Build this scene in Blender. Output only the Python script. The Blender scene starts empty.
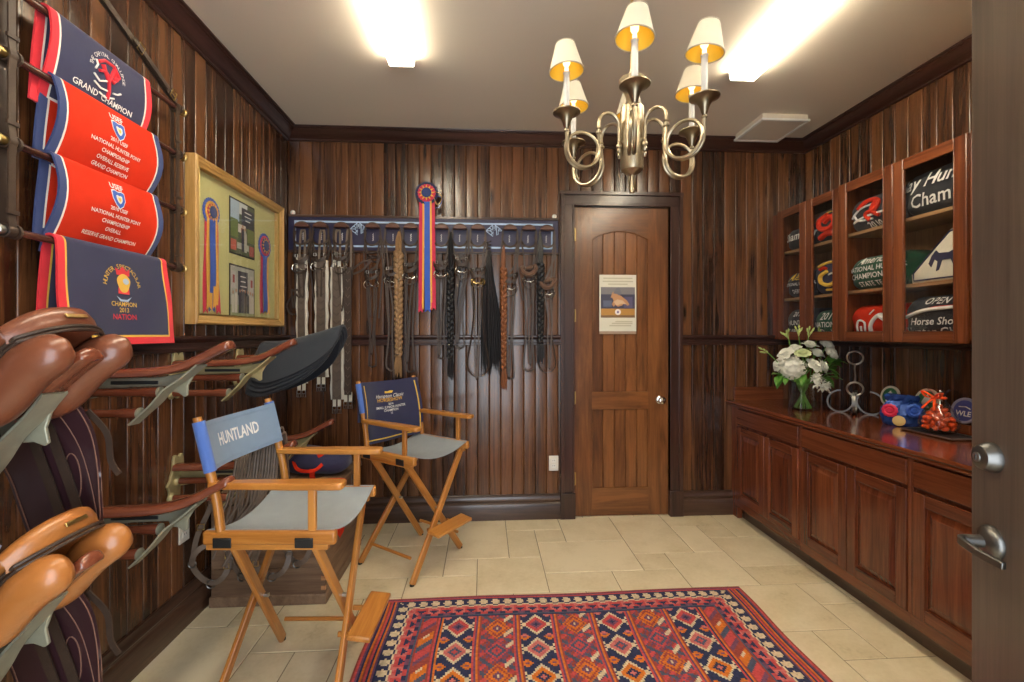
import bpy, math, random
from mathutils import Vector, Matrix

random.seed(7)
scene = bpy.context.scene
COL = scene.collection
PI = math.pi

# ------------------------------------------------------------------ camera
cam_data = bpy.data.cameras.new('camera')
cam_data.sensor_width = 36.0
cam_data.lens = 16.0
cam_data.shift_y = -0.0075
cam_data.clip_start = 0.05
cam = bpy.data.objects.new('camera', cam_data)
cam.location = (0, 0, 1.4772)
cam.rotation_euler = (PI / 2, 0, -0.06056)
COL.objects.link(cam)
scene.camera = cam

# ------------------------------------------------------------------ exposure, world, large lights
scene.view_settings.view_transform = 'Standard'
scene.view_settings.look = 'None'
scene.view_settings.exposure = 1.72
scene.view_settings.gamma = 1.0
scene.view_settings.use_curve_mapping = False
scene.cycles.transparent_max_bounces = 24

LAMP_STRENGTH = 60.0          # the two fluorescent fittings
world = bpy.data.worlds.new('world')
scene.world = world
world.use_nodes = True
wn = world.node_tree
bg = wn.nodes['Background']
sky = wn.nodes.new('ShaderNodeTexSky')
sky.sky_type = 'HOSEK_WILKIE'
sky.turbidity = 3.0
sky.sun_direction = Vector((-0.4, -0.5, 0.75)).normalized()
wn.links.new(sky.outputs['Color'], bg.inputs['Color'])
bg.inputs['Strength'].default_value = 0.22

def area_light(name, loc, rot, sx, sy, power, color):
    d = bpy.data.lights.new(name, 'AREA')
    d.shape = 'RECTANGLE'
    d.size, d.size_y = sx, sy
    d.energy = power
    d.color = color
    o = bpy.data.objects.new(name, d)
    o.location = loc
    o.rotation_euler = rot
    COL.objects.link(o)
    return o
# daylight coming through the entrance doorway behind the photographer
area_light('doorway_daylight', (0.1, -0.42, 1.3), (PI / 2, 0, 0), 1.2, 2.2, 16, (0.84, 0.92, 1.0))

# ------------------------------------------------------------------ mesh helpers
def V(*a):
    return Vector(a)

class MB:
    """collects shapes; build() links them as one mesh object"""
    def __init__(s):
        s.v = []; s.f = []; s.m = []; s.g = []; s.t = []
    def add(s, vs, fs, m=0, g=None, tone=None):
        o = len(s.v)
        if tone is None: tone = random.random()
        s.v += [tuple(p) for p in vs]
        s.g += [tuple(p) for p in (g if g is not None else vs)]
        s.t += [tone] * len(vs)
        for i, f in enumerate(fs):
            s.f.append(tuple(o + k for k in f))
            s.m.append(m[i] if isinstance(m, list) else m)
        return s
    def obox(s, c, ax, h, m=0, tone=None):
        c = Vector(c); ax = [Vector(a).normalized() for a in ax]
        vs = []; gs = []
        order = sorted(range(3), key=lambda k: -h[k])
        off = random.random() * 20
        for sx in (-1, 1):
            for sy in (-1, 1):
                for sz in (-1, 1):
                    l = (sx * h[0], sy * h[1], sz * h[2])
                    vs.append(c + ax[0] * l[0] + ax[1] * l[1] + ax[2] * l[2])
                    gs.append((l[order[0]] + off, l[order[1]] + off * 1.7, l[order[2]] + off * .3))
        fs = [(0, 1, 3, 2), (4, 6, 7, 5), (0, 4, 5, 1), (2, 3, 7, 6), (0, 2, 6, 4), (1, 5, 7, 3)]
        return s.add(vs, fs, m, gs, tone)
    def box(s, x0, x1, y0, y1, z0, z1, m=0, tone=None):
        return s.obox(((x0 + x1) / 2, (y0 + y1) / 2, (z0 + z1) / 2), ((1, 0, 0), (0, 1, 0), (0, 0, 1)),
                      (abs(x1 - x0) / 2, abs(y1 - y0) / 2, abs(z1 - z0) / 2), m, tone)
    def beam(s, p, q, w, t, wd=(0, 0, 1), m=0, tone=None):
        p = Vector(p); q = Vector(q); d = (q - p)
        L = d.length; d.normalize()
        wd = Vector(wd); wd = (wd - d * wd.dot(d)).normalized()
        n = d.cross(wd)
        return s.obox((p + q) / 2, (d, wd, n), (L / 2, w / 2, t / 2), m, tone)
    def tube(s, pts, r, n=8, closed=False, m=0, tone=None, flat=None, up=None):
        """round tube, or a flat strap when flat=(width, thickness) with width direction 'up'"""
        pts = [Vector(p) for p in pts]; N = len(pts)
        if N < 2: return s
        rr = r if isinstance(r, (list, tuple)) else [r] * N
        tang = []
        for i in range(N):
            a = pts[(i - 1) % N] if (closed or i > 0) else pts[i]
            b = pts[(i + 1) % N] if (closed or i < N - 1) else pts[i]
            d = b - a
            tang.append(d.normalized() if d.length > 1e-9 else V(0, 0, 1))
        if up is not None and up != 'plane_y':
            u = Vector(up)
        else:
            u = V(0, 0, 1) if abs(tang[0].z) < .9 else V(1, 0, 0)
        vs = []; gs = []; L = 0; off = random.random() * 20
        for i in range(N):
            if i: L += (pts[i] - pts[i - 1]).length
            t = tang[i]
            uu = t.cross(V(0, 1, 0)) if up == 'plane_y' else (Vector(up) if up is not None else u)
            uu = uu - t * uu.dot(t)
            if uu.length < 1e-6:
                uu = t.orthogonal()
            uu.normalize(); u = uu
            w = t.cross(uu)
            if flat:
                hw, ht = flat[0] / 2 * rr[i], flat[1] / 2
                for a, b in ((-1, -1), (1, -1), (1, 1), (-1, 1)):
                    vs.append(pts[i] + uu * (a * hw) + w * (b * ht)); gs.append((L + off, a * hw + off, b * ht))
            else:
                for k in range(n):
                    an = 2 * PI * k / n
                    vs.append(pts[i] + (uu * math.cos(an) + w * math.sin(an)) * rr[i])
                    gs.append((L + off, math.cos(an) * rr[i] + off, math.sin(an) * rr[i]))
        if flat: n = 4
        fs = []
        for i in range(N if closed else N - 1):
            j = (i + 1) % N
            for k in range(n):
                l = (k + 1) % n
                fs.append((i * n + k, i * n + l, j * n + l, j * n + k))
        if not closed:
            fs.append(tuple(reversed(range(n))))
            fs.append(tuple((N - 1) * n + k for k in range(n)))
        return s.add(vs, fs, m, gs, tone)
    def strap(s, pts, w, t, up=(1, 0, 0), closed=False, m=0, taper=None, tone=None):
        return s.tube(pts, taper if taper else 1.0, closed=closed, m=m, flat=(w, t), up=up, tone=tone)
    def lathe(s, prof, c=(0, 0, 0), axis=(0, 0, 1), n=20, m=0, tone=None, wave=None, cap=True):
        c = Vector(c); a = Vector(axis).normalized(); u = a.orthogonal().normalized(); w = a.cross(u)
        vs = []; N = len(prof)
        for (r, z) in prof:
            for k in range(n):
                an = 2 * PI * k / n
                rk = r * (wave(an) if wave else 1)
                vs.append(c + a * z + (u * math.cos(an) + w * math.sin(an)) * max(rk, 1e-5))
        fs = []
        for i in range(N - 1):
            for k in range(n):
                l = (k + 1) % n
                fs.append((i * n + k, i * n + l, (i + 1) * n + l, (i + 1) * n + k))
        if cap and prof[0][0] > 1e-4: fs.append(tuple(reversed(range(n))))
        if cap and prof[-1][0] > 1e-4: fs.append(tuple((N - 1) * n + k for k in range(n)))
        return s.add(vs, fs, m, None, tone)
    def prism(s, poly, o, u, w, depth, m=0, tone=None):
        """2-D outline in the plane (o; u, w), pushed out along u x w by depth"""
        o = Vector(o); u = Vector(u).normalized(); w = Vector(w).normalized(); nn = u.cross(w) * depth
        N = len(poly)
        vs = [o + u * a + w * b for a, b in poly] + [o + u * a + w * b + nn for a, b in poly]
        fs = [tuple(reversed(range(N))), tuple(range(N, 2 * N))]
        for i in range(N):
            j = (i + 1) % N
            fs.append((i, j, N + j, N + i))
        off = random.random() * 10
        gs = [(a + off, b + off, 0) for a, b in poly] * 2
        return s.add(vs, fs, m, gs, tone)
    def sheet(s, P, us, ws, th=.004, m=0, tone=None, closed_u=False):
        """cloth/leather sheet with thickness; P(u, w) -> Vector; m may be a function of the cell middle (u, w)"""
        nu, nw = len(us), len(ws)
        pts = [[Vector(P(u, w)) for w in ws] for u in us]
        def nor(i, j):
            if closed_u:
                a = pts[(i + 1) % nu][j] - pts[(i - 1) % nu][j]
            else:
                a = pts[min(i + 1, nu - 1)][j] - pts[max(i - 1, 0)][j]
            b = pts[i][min(j + 1, nw - 1)] - pts[i][max(j - 1, 0)]
            n_ = a.cross(b)
            return n_.normalized() if n_.length > 1e-12 else V(0, 0, 1)
        A = []; B = []; g = []
        for i in range(nu):
            for j in range(nw):
                n_ = nor(i, j) * (th / 2)
                A.append(pts[i][j] + n_); B.append(pts[i][j] - n_); g.append((us[i], ws[j], 0))
        fs = []; mm = []
        T = nu * nw
        idx = lambda i, j: i * nw + j
        for i in range(nu if closed_u else nu - 1):
            k = (i + 1) % nu
            for j in range(nw - 1):
                mt = m((us[i] + us[k]) / 2 if k else us[i], (ws[j] + ws[j + 1]) / 2) if callable(m) else m
                fs.append((idx(i, j), idx(k, j), idx(k, j + 1), idx(i, j + 1))); mm.append(mt)
                fs.append((T + idx(i, j + 1), T + idx(k, j + 1), T + idx(k, j), T + idx(i, j))); mm.append(mt)
        for i in range(nu if closed_u else nu - 1):
            k = (i + 1) % nu
            for j in (0, nw - 1):
                mt = m((us[i] + us[k]) / 2 if k else us[i], ws[j]) if callable(m) else m
                a, b, c, d = idx(i, j), idx(k, j), T + idx(k, j), T + idx(i, j)
                fs.append((a, d, c, b) if j == 0 else (a, b, c, d)); mm.append(mt)
        if not closed_u:
            for j in range(nw - 1):
                for i in (0, nu - 1):
                    mt = m(us[i], (ws[j] + ws[j + 1]) / 2) if callable(m) else m
                    a, b, c, d = idx(i, j), idx(i, j + 1), T + idx(i, j + 1), T + idx(i, j)
                    fs.append((a, b, c, d) if i == 0 else (a, d, c, b)); mm.append(mt)
        return s.add(A + B, fs, mm, g + g, tone)
    def loft(s, rings, m=0, cap=True, tone=None):
        n = len(rings[0]); vs = [p for r in rings for p in r]; fs = []
        for i in range(len(rings) - 1):
            for k in range(n):
                l = (k + 1) % n
                fs.append((i * n + k, i * n + l, (i + 1) * n + l, (i + 1) * n + k))
        if cap:
            fs.append(tuple(reversed(range(n))))
            fs.append(tuple((len(rings) - 1) * n + k for k in range(n)))
        return s.add(vs, fs, m, None, tone)
    def ball(s, c, r, m=0, n=12, tone=None, axis=(0, 0, 1)):
        rx = r if isinstance(r, (tuple, list)) else (r, r, r)
        c = Vector(c); vs = []; fs = []; k2 = n // 2
        for i in range(k2 + 1):
            th = PI * i / k2
            for k in range(n):
                an = 2 * PI * k / n
                sr = max(math.sin(th), 1e-4)
                vs.append((c.x + rx[0] * sr * math.cos(an), c.y + rx[1] * sr * math.sin(an), c.z + rx[2] * math.cos(th)))
        for i in range(k2):
            for k in range(n):
                l = (k + 1) % n
                fs.append((i * n + k, (i + 1) * n + k, (i + 1) * n + l, i * n + l))
        return s.add(vs, fs, m, None, tone)
    def ring(s, c, R, r, axis=(0, 0, 1), n=24, k=8, m=0, sx=1.0, tone=None):
        c = Vector(c); a = Vector(axis).normalized()
        u = V(0, 0, 1) - a * a.z
        u = u.normalized() if u.length > 1e-3 else V(1, 0, 0)
        w = a.cross(u)
        pts = [c + u * (R * math.cos(2 * PI * i / n)) + w * (R * sx * math.sin(2 * PI * i / n)) for i in range(n)]
        return s.tube(pts, r, n=k, closed=True, m=m, up=a, tone=tone)
    def text(s, txt, size, fn, m=0, th=.0006, shear=0.0, bold=0.0):
        vs, fs = text_geo(txt, size, shear, bold)
        if vs: s.add([fn(x, y) for x, y in vs], fs, m)
        return s
    def build(s, name, mats, parent=None, smooth=35, bevel=0, loc=None, seg=2, subsurf=0):
        me = bpy.data.meshes.new(name)
        me.from_pydata(s.v, [], s.f)
        for mm in (mats if isinstance(mats, (list, tuple)) else [mats]):
            me.materials.append(mm)
        me.polygons.foreach_set('material_index', s.m)
        a = me.attributes.new('gr', 'FLOAT_VECTOR', 'POINT')
        a.data.foreach_set('vector', [x for p in s.g for x in p])
        b = me.attributes.new('tone', 'FLOAT', 'POINT')
        b.data.foreach_set('value', s.t)
        me.update()
        if smooth:
            me.shade_smooth()
            if smooth < 180: me.set_sharp_from_angle(angle=math.radians(smooth))
        o = bpy.data.objects.new(name, me)
        COL.objects.link(o)
        if parent: o.parent = parent
        if loc: o.location = loc
        if bevel:
            md = o.modifiers.new('bevel', 'BEVEL')
            md.width = bevel; md.segments = seg; md.limit_method = 'ANGLE'; md.angle_limit = math.radians(40)
            md.harden_normals = False
        if subsurf:
            md = o.modifiers.new('subsurf', 'SUBSURF')
            md.levels = md.render_levels = subsurf
        return o

_tcache = {}
def text_geo(txt, size, shear=0.0, bold=0.0):
    key = (txt, shear, bold)
    if key not in _tcache:
        cu = bpy.data.curves.new('lettering', 'FONT')
        cu.body = txt; cu.size = 1.0; cu.align_x = 'CENTER'; cu.align_y = 'CENTER'
        cu.shear = shear; cu.resolution_u = 2; cu.offset = bold
        ob = bpy.data.objects.new('lettering', cu)
        COL.objects.link(ob)
        dg = bpy.context.evaluated_depsgraph_get()
        me = bpy.data.meshes.new_from_object(ob.evaluated_get(dg))
        vs = [(v.co.x, v.co.y) for v in me.vertices]; fs = [tuple(p.vertices) for p in me.polygons]
        bpy.data.meshes.remove(me); bpy.data.objects.remove(ob); bpy.data.curves.remove(cu)
        _tcache[key] = (vs, fs)
    vs, fs = _tcache[key]
    return [(x * size, y * size) for x, y in vs], fs

def arc_text(mb, txt, size, R, fn, m=0, a0=150, a1=30, cy=0):
    n = len(txt)
    for i, ch in enumerate(txt):
        if ch == ' ': continue
        a = math.radians(a0 + (a1 - a0) * i / max(1, n - 1))
        cx, cyy = R * math.cos(a), R * math.sin(a) + cy
        ca, sa = math.cos(a - PI / 2), math.sin(a - PI / 2)
        mb.text(ch, size, lambda x, y: fn(cx + x * ca - y * sa, cyy + x * sa + y * ca), m)

def lin(a, b, n):
    return [a + (b - a) * i / (n - 1) for i in range(n)]

def curve_pts(ctrl, n=8):
    """Catmull-Rom through the control points"""
    c = [Vector(p) for p in ctrl]; out = []
    for i in range(len(c) - 1):
        p0 = c[max(i - 1, 0)]; p1 = c[i]; p2 = c[i + 1]; p3 = c[min(i + 2, len(c) - 1)]
        for k in range(n):
            t = k / n
            out.append(.5 * ((2 * p1) + (p2 - p0) * t + (2 * p0 - 5 * p1 + 4 * p2 - p3) * t * t + (3 * p1 - p0 - 3 * p2 + p3) * t ** 3))
    out.append(c[-1])
    return out

# ------------------------------------------------------------------ scene graph helpers
def thing(name, label, cat, loc=(0, 0, 0), rot=(0, 0, 0), group=None):
    o = bpy.data.objects.new(name, None)
    o.empty_display_size = .05
    COL.objects.link(o)
    o.location = loc; o.rotation_euler = rot
    return tag(o, label, cat, group)
def tag(o, label=None, cat=None, group=None, kind=None):
    if label: o['label'] = label
    if cat: o['category'] = cat
    if group: o['group'] = group
    if kind: o['kind'] = kind
    return o
def struct(o):
    o['kind'] = 'structure'
    return o
def copy_tree(o, label=None, parent=None):
    c = o.copy(); COL.objects.link(c)
    if parent: c.parent = parent
    if label: c['label'] = label
    for ch in list(o.children): copy_tree(ch, None, c)
    return c

# ------------------------------------------------------------------ materials
def mat_base(name):
    m = bpy.data.materials.new(name); m.use_nodes = True
    return m, m.node_tree.nodes, m.node_tree.links, m.node_tree.nodes['Principled BSDF']
def rgb(c): return (c[0], c[1], c[2], 1)
def plain(name, c, rough=.5, metal=0, bump=0, bscale=200, var=0, vscale=8, coat=0, sheen=0, spec=.5):
    m, N, L, p = mat_base(name)
    p.inputs['Base Color'].default_value = rgb(c)
    p.inputs['Roughness'].default_value = rough
    p.inputs['Metallic'].default_value = metal
    p.inputs['Coat Weight'].default_value = coat
    p.inputs['Coat Roughness'].default_value = .12
    p.inputs['Sheen Weight'].default_value = sheen
    p.inputs['Specular IOR Level'].default_value = spec
    tc = N.new('ShaderNodeTexCoord')
    if var:
        nz = N.new('ShaderNodeTexNoise'); nz.inputs['Scale'].default_value = vscale; nz.inputs['Detail'].default_value = 5
        L.new(tc.outputs['Object'], nz.inputs['Vector'])
        hs = N.new('ShaderNodeMapRange'); hs.inputs[3].default_value = 1 - var; hs.inputs[4].default_value = 1 + var
        L.new(nz.outputs['Fac'], hs.inputs[0])
        mx = N.new('ShaderNodeMix'); mx.data_type = 'RGBA'; mx.blend_type = 'MULTIPLY'
        mx.inputs[0].default_value = 1; mx.inputs[6].default_value = rgb(c)
        L.new(hs.outputs[0], mx.inputs[7]); L.new(mx.outputs[2], p.inputs['Base Color'])
    if bump:
        nz = N.new('ShaderNodeTexNoise'); nz.inputs['Scale'].default_value = bscale; nz.inputs['Detail'].default_value = 3
        L.new(tc.outputs['Object'], nz.inputs['Vector'])
        b = N.new('ShaderNodeBump'); b.inputs['Strength'].default_value = bump; b.inputs['Distance'].default_value = .002
        L.new(nz.outputs['Fac'], b.inputs['Height']); L.new(b.outputs['Normal'], p.inputs['Normal'])
    return m
def wood(name, dark, mid, light, rough=.3, coat=.3, along=1.4, across=22, tonev=.45, knots=0, bump=.06):
    """grain runs along the first component of the 'gr' attribute; 'tone' shifts each board"""
    m, N, L, p = mat_base(name)
    at = N.new('ShaderNodeAttribute'); at.attribute_name = 'gr'
    tn = N.new('ShaderNodeAttribute'); tn.attribute_name = 'tone'
    mp = N.new('ShaderNodeMapping'); mp.inputs['Scale'].default_value = (along, across, across)
    L.new(at.outputs['Vector'], mp.inputs['Vector'])
    n1 = N.new('ShaderNodeTexNoise'); n1.inputs['Scale'].default_value = 1; n1.inputs['Detail'].default_value = 6
    n1.inputs['Roughness'].default_value = .62; n1.inputs['Distortion'].default_value = .9
    L.new(mp.outputs[0], n1.inputs['Vector'])
    mp2 = N.new('ShaderNodeMapping'); mp2.inputs['Scale'].default_value = (along * 4, across * 7, across * 7)
    L.new(at.outputs['Vector'], mp2.inputs['Vector'])
    n2 = N.new('ShaderNodeTexNoise'); n2.inputs['Scale'].default_value = 1; n2.inputs['Detail'].default_value = 3
    L.new(mp2.outputs[0], n2.inputs['Vector'])
    a1 = N.new('ShaderNodeMath'); a1.operation = 'MULTIPLY_ADD'; a1.inputs[1].default_value = .35
    L.new(n2.outputs['Fac'], a1.inputs[0]); L.new(n1.outputs['Fac'], a1.inputs[2])
    a2 = N.new('ShaderNodeMath'); a2.operation = 'MULTIPLY_ADD'; a2.inputs[1].default_value = tonev
    L.new(tn.outputs['Fac'], a2.inputs[0]); L.new(a1.outputs[0], a2.inputs[2])
    last = a2
    if knots:
        mk = N.new('ShaderNodeMapping'); mk.inputs['Scale'].default_value = (1.6, 7.5, 7.5)
        L.new(at.outputs['Vector'], mk.inputs['Vector'])
        vo = N.new('ShaderNodeTexVoronoi'); vo.inputs['Scale'].default_value = 1
        L.new(mk.outputs[0], vo.inputs['Vector'])
        mr = N.new('ShaderNodeMapRange'); mr.inputs[1].default_value = .03; mr.inputs[2].default_value = .16
        mr.inputs[3].default_value = -knots; mr.inputs[4].default_value = 0
        L.new(vo.outputs['Distance'], mr.inputs[0])
        ad = N.new('ShaderNodeMath'); L.new(last.outputs[0], ad.inputs[0]); L.new(mr.outputs[0], ad.inputs[1])
        last = ad
    cr = N.new('ShaderNodeValToRGB')
    lo, hi = .175 + .36, .175 + .62 + tonev * .75
    e = cr.color_ramp.elements
    e[0].position = max(0, lo - .1); e[0].color = rgb(dark); e[1].position = min(1, hi); e[1].color = rgb(light)
    k = cr.color_ramp.elements.new((lo - .1 + hi) / 2); k.color = rgb(mid)
    L.new(last.outputs[0], cr.inputs['Fac'])
    L.new(cr.outputs['Color'], p.inputs['Base Color'])
    p.inputs['Roughness'].default_value = rough
    p.inputs['Coat Weight'].default_value = coat
    p.inputs['Coat Roughness'].default_value = .15
    if bump:
        b = N.new('ShaderNodeBump'); b.inputs['Strength'].default_value = bump; b.inputs['Distance'].default_value = .003
        L.new(a1.outputs[0], b.inputs['Height']); L.new(b.outputs['Normal'], p.inputs['Normal'])
    return m
def fabric(name, c, rough=.85, weave=900, var=.12, sheen=.2):
    m, N, L, p = mat_base(name)
    tc = N.new('ShaderNodeTexCoord')
    nz = N.new('ShaderNodeTexNoise'); nz.inputs['Scale'].default_value = 14; nz.inputs['Detail'].default_value = 6
    L.new(tc.outputs['Object'], nz.inputs['Vector'])
    mr = N.new('ShaderNodeMapRange'); mr.inputs[3].default_value = 1 - var; mr.inputs[4].default_value = 1 + var
    L.new(nz.outputs['Fac'], mr.inputs[0])
    mx = N.new('ShaderNodeMix'); mx.data_type = 'RGBA'; mx.blend_type = 'MULTIPLY'
    mx.inputs[0].default_value = 1; mx.inputs[6].default_value = rgb(c)
    L.new(mr.outputs[0], mx.inputs[7]); L.new(mx.outputs[2], p.inputs['Base Color'])
    n2 = N.new('ShaderNodeTexNoise'); n2.inputs['Scale'].default_value = weave; n2.inputs['Detail'].default_value = 1
    L.new(tc.outputs['Object'], n2.inputs['Vector'])
    b = N.new('ShaderNodeBump'); b.inputs['Strength'].default_value = .35; b.inputs['Distance'].default_value = .001
    L.new(n2.outputs['Fac'], b.inputs['Height']); L.new(b.outputs['Normal'], p.inputs['Normal'])
    p.inputs['Roughness'].default_value = rough
    p.inputs['Sheen Weight'].default_value = sheen
    p.inputs['Specular IOR Level'].default_value = .25
    return m
def glassy(name, tint=(1, 1, 1), gloss=.12, rough=.02, bump=0, bscale=60):
    """thin pane: clear with a Fresnel reflection"""
    m, N, L, p = mat_base(name)
    N.remove(p)
    out = N['Material Output']
    tr = N.new('ShaderNodeBsdfTransparent'); tr.inputs['Color'].default_value = rgb(tint)
    gl = N.new('ShaderNodeBsdfGlossy'); gl.inputs['Roughness'].default_value = rough
    fr = N.new('ShaderNodeLayerWeight')
    pw = N.new('ShaderNodeMath'); pw.operation = 'POWER'; pw.inputs[1].default_value = 4.0
    L.new(fr.outputs['Facing'], pw.inputs[0])
    ma = N.new('ShaderNodeMath'); ma.operation = 'MULTIPLY_ADD'; ma.inputs[1].default_value = .55; ma.inputs[2].default_value = gloss * .2
    L.new(pw.outputs[0], ma.inputs[0])
    mx = N.new('ShaderNodeMixShader')
    L.new(ma.outputs[0], mx.inputs[0]); L.new(tr.outputs[0], mx.inputs[1]); L.new(gl.outputs[0], mx.inputs[2])
    L.new(mx.outputs[0], out.inputs['Surface'])
    if bump:
        tc = N.new('ShaderNodeTexCoord'); nz = N.new('ShaderNodeTexNoise'); nz.inputs['Scale'].default_value = bscale
        L.new(tc.outputs['Object'], nz.inputs['Vector'])
        b = N.new('ShaderNodeBump'); b.inputs['Strength'].default_value = bump; b.inputs['Distance'].default_value = .002
        L.new(nz.outputs['Fac'], b.inputs['Height'])
        L.new(b.outputs['Normal'], gl.inputs['Normal']); L.new(b.outputs['Normal'], fr.inputs['Normal'])
    return m
def emit(name, c, s):
    m, N, L, p = mat_base(name)
    p.inputs['Base Color'].default_value = rgb(c)
    p.inputs['Emission Color'].default_value = rgb(c)
    p.inputs['Emission Strength'].default_value = s
    return m

M = {}
M['panel'] = wood('stained_pine_panelling', (.0080, .0030, .0018), (.043, .0162, .0070), (.148, .058, .0215), .27, .28, 1.1, 19, .32, .38)
M['trim'] = wood('dark_stained_trim', (.016, .006, .005), (.036, .0145, .011), (.062, .026, .019), .28, .35, 1.0, 20, .1)
M['base'] = wood('dark_baseboard', (.020, .009, .006), (.048, .022, .013), (.085, .042, .025), .28, .35, 1.0, 20, .1)
M['door'] = wood('alder_door', (.030, .009, .003), (.115, .038, .011), (.24, .09, .027), .3, .3, 1.2, 10, .3, .1)
M['cherry'] = wood('mahogany_cabinet', (.046, .010, .004), (.112, .026, .0095), (.19, .052, .018), .25, .4, 1.0, 16, .18)
M['cherry_light'] = wood('mahogany_wall_cabinet', (.040, .010, .004), (.105, .028, .010), (.18, .054, .019), .25, .4, 1.0, 16, .18)
M['counter'] = wood('mahogany_counter', (.055, .010, .004), (.13, .030, .011), (.21, .056, .020), .14, .6, .7, 14, .1)
M['shelf'] = wood('cabinet_interior', (.16, .08, .035), (.27, .15, .07), (.36, .21, .10), .5, .1, 1, 16, .15)
M['honey'] = wood('honey_hardwood', (.28, .090, .014), (.43, .160, .028), (.55, .235, .05), .34, .25, 2.0, 30, .25, 0, .02)
M['walnutleg'] = wood('brown_hardwood', (.22, .09, .035), (.36, .165, .07), (.48, .24, .11), .38, .2, 2.0, 30, .2, 0, .02)
M['entry'] = wood('entry_door_wood', (.040, .026, .018), (.065, .043, .031), (.090, .061, .044), .36, .2, 1.0, 26, .05)
M['rackwood'] = wood('rack_hardwood', (.075, .015, .008), (.15, .037, .018), (.24, .07, .034), .18, .6, 1.5, 22, .15)
M['rodwood'] = wood('dark_rod_wood', (.025, .008, .006), (.055, .018, .012), (.09, .032, .022), .25, .5, 1.5, 22, .15)
M['trunkwood'] = wood('old_trunk_wood', (.07, .036, .021), (.155, .088, .052), (.25, .155, .095), .6, .05, 1.6, 14, .3, .2)
M['ceiling'] = plain('ceiling_paint', (.72, .65, .54), .75, bump=.05, bscale=300)
M['white'] = plain('white_enamel', (.8, .8, .76), .35)
M['plate'] = plain('white_plastic', (.75, .73, .66), .3)
M['slot'] = plain('dark_slot', (.02, .02, .02), .5)
M['lamp'] = emit('lit_diffuser', (1.0, .895, .71), LAMP_STRENGTH)
M['lampside'] = emit('lit_diffuser_side', (1.0, .895, .71), LAMP_STRENGTH * .11)
M['brass'] = plain('aged_brass', (.55, .40, .16), .3, 1, var=.2, vscale=30)
M['castmetal'] = plain('painted_cast_metal', (.50, .43, .22), .38, .4, .15, 90, .25, 25)
M['greycast'] = plain('verdigris_cast_metal', (.33, .325, .245), .42, .35, .15, 90, .25, 25)
M['antique'] = plain('antique_brass', (.44, .375, .265), .36, 1, var=.2, vscale=20)
M['antiquedark'] = plain('pewter_bronze', (.27, .22, .15), .34, 1, var=.15, vscale=18)
M['chrome'] = plain('chrome', (.75, .75, .74), .12, 1)
M['steel'] = plain('brushed_steel', (.55, .55, .54), .3, 1)
M['pewter'] = plain('dark_pewter', (.17, .165, .155), .38, 1, var=.15, vscale=30)
M['leather'] = plain('dark_brown_leather', (.046, .027, .018), .5, 0, .25, 260, .3, 30)
M['leathergrey'] = plain('worn_grey_leather', (.17, .125, .095), .5, 0, .3, 260, .3, 30)
M['leatherworn'] = plain('worn_brown_leather', (.070, .046, .034), .48, 0, .25, 260, .3, 30)
M['girthcore'] = plain('girth_leather', (.115, .082, .062), .5, 0, .3, 260, .3, 30)
M['tanleather'] = plain('tan_leather', (.13, .065, .032), .42, 0, .25, 260, .3, 30)
M['saddlebrown'] = plain('chestnut_saddle_leather', (.185, .058, .028), .3, 0, .12, 320, .25, 12, .25)
M['saddletan'] = plain('tan_saddle_leather', (.40, .145, .035), .3, 0, .12, 320, .25, 12, .25)
M['flap'] = plain('dark_flap_leather', (.042, .016, .020), .28, 0, .15, 320, .3, 9, .3)
M['glintstrap'] = plain('strap_reflection_blue', (.30, .36, .58), .45)  # pale blue paints the bright reflection on the stirrup leather
M['bracketwood'] = plain('bracket_wood', (.11, .045, .028), .4)
M['flapseam'] = plain('flap_edge_stitching', (.22, .11, .08), .45)
M['black'] = plain('black_rubber', (.012, .012, .012), .5)
M['blackfab'] = fabric('black_half_pad', (.014, .017, .024), .7)
M['slatefab'] = fabric('slate_half_pad', (.030, .036, .046), .7)
M['navy'] = fabric('navy_wool', (.030, .032, .080))
M['navyboard'] = plain('navy_board', (.020, .020, .062), .45)
M['redfab'] = fabric('scarlet_wool', (.58, .026, .006), sheen=0)
M['redtrim'] = fabric('red_binding', (.72, .028, .045))
M['crimson'] = fabric('crimson_ribbon', (.62, .02, .07), .4)
M['blue'] = fabric('royal_blue_ribbon', (.03, .10, .48), .4)
M['bluetrim'] = fabric('blue_binding', (.035, .055, .17))
M['lightblue'] = plain('light_blue_paint', (.42, .58, .78), .5)
M['gold'] = fabric('gold_piping', (.80, .50, .07), .6)
M['goldrib'] = fabric('gold_ribbon', (.80, .42, .05), .4)
M['cream'] = fabric('cream_thread', (.80, .76, .68), .7)
M['thread'] = fabric('white_thread', (.82, .80, .78), .7)
M['fleece'] = fabric('white_sheepskin', (.62, .58, .50), .95, 260)
M['brownfleece'] = fabric('brown_sheepskin', (.13, .07, .045), .95, 260)
M['canvas'] = fabric('grey_blue_canvas', (.30, .34, .36), .85, 1200, .1)
M['canvasblue'] = fabric('faded_blue_canvas', (.20, .285, .41), .85, 1200, .14)
M['canvassleeve'] = fabric('blue_canvas_sleeve', (.085, .17, .50), .85, 1200, .1)
M['gilt'] = wood('gilt_frame', (.26, .13, .035), (.46, .26, .075), (.60, .38, .14), .36, .2, 2, 30, .2, 0, .04)
M['mat'] = plain('pale_green_mat', (.56, .54, .24), .85)
M['pane'] = glassy('clear_glass')
M['vessel'] = glassy('vessel_glass', (.975, .985, .98), .25, .03)
M['seeded'] = glassy('seeded_glass', (.97, .975, .97), .12, .04, .10, 45)
M['shade_out'] = fabric('cream_lampshade', (.72, .66, .52), .8, 700, .04)
M['shade_in'] = plain('gold_shade_lining', (.80, .52, .05), .45)
M['candle'] = plain('candle_sleeve', (.62, .60, .55), .35)
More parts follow.
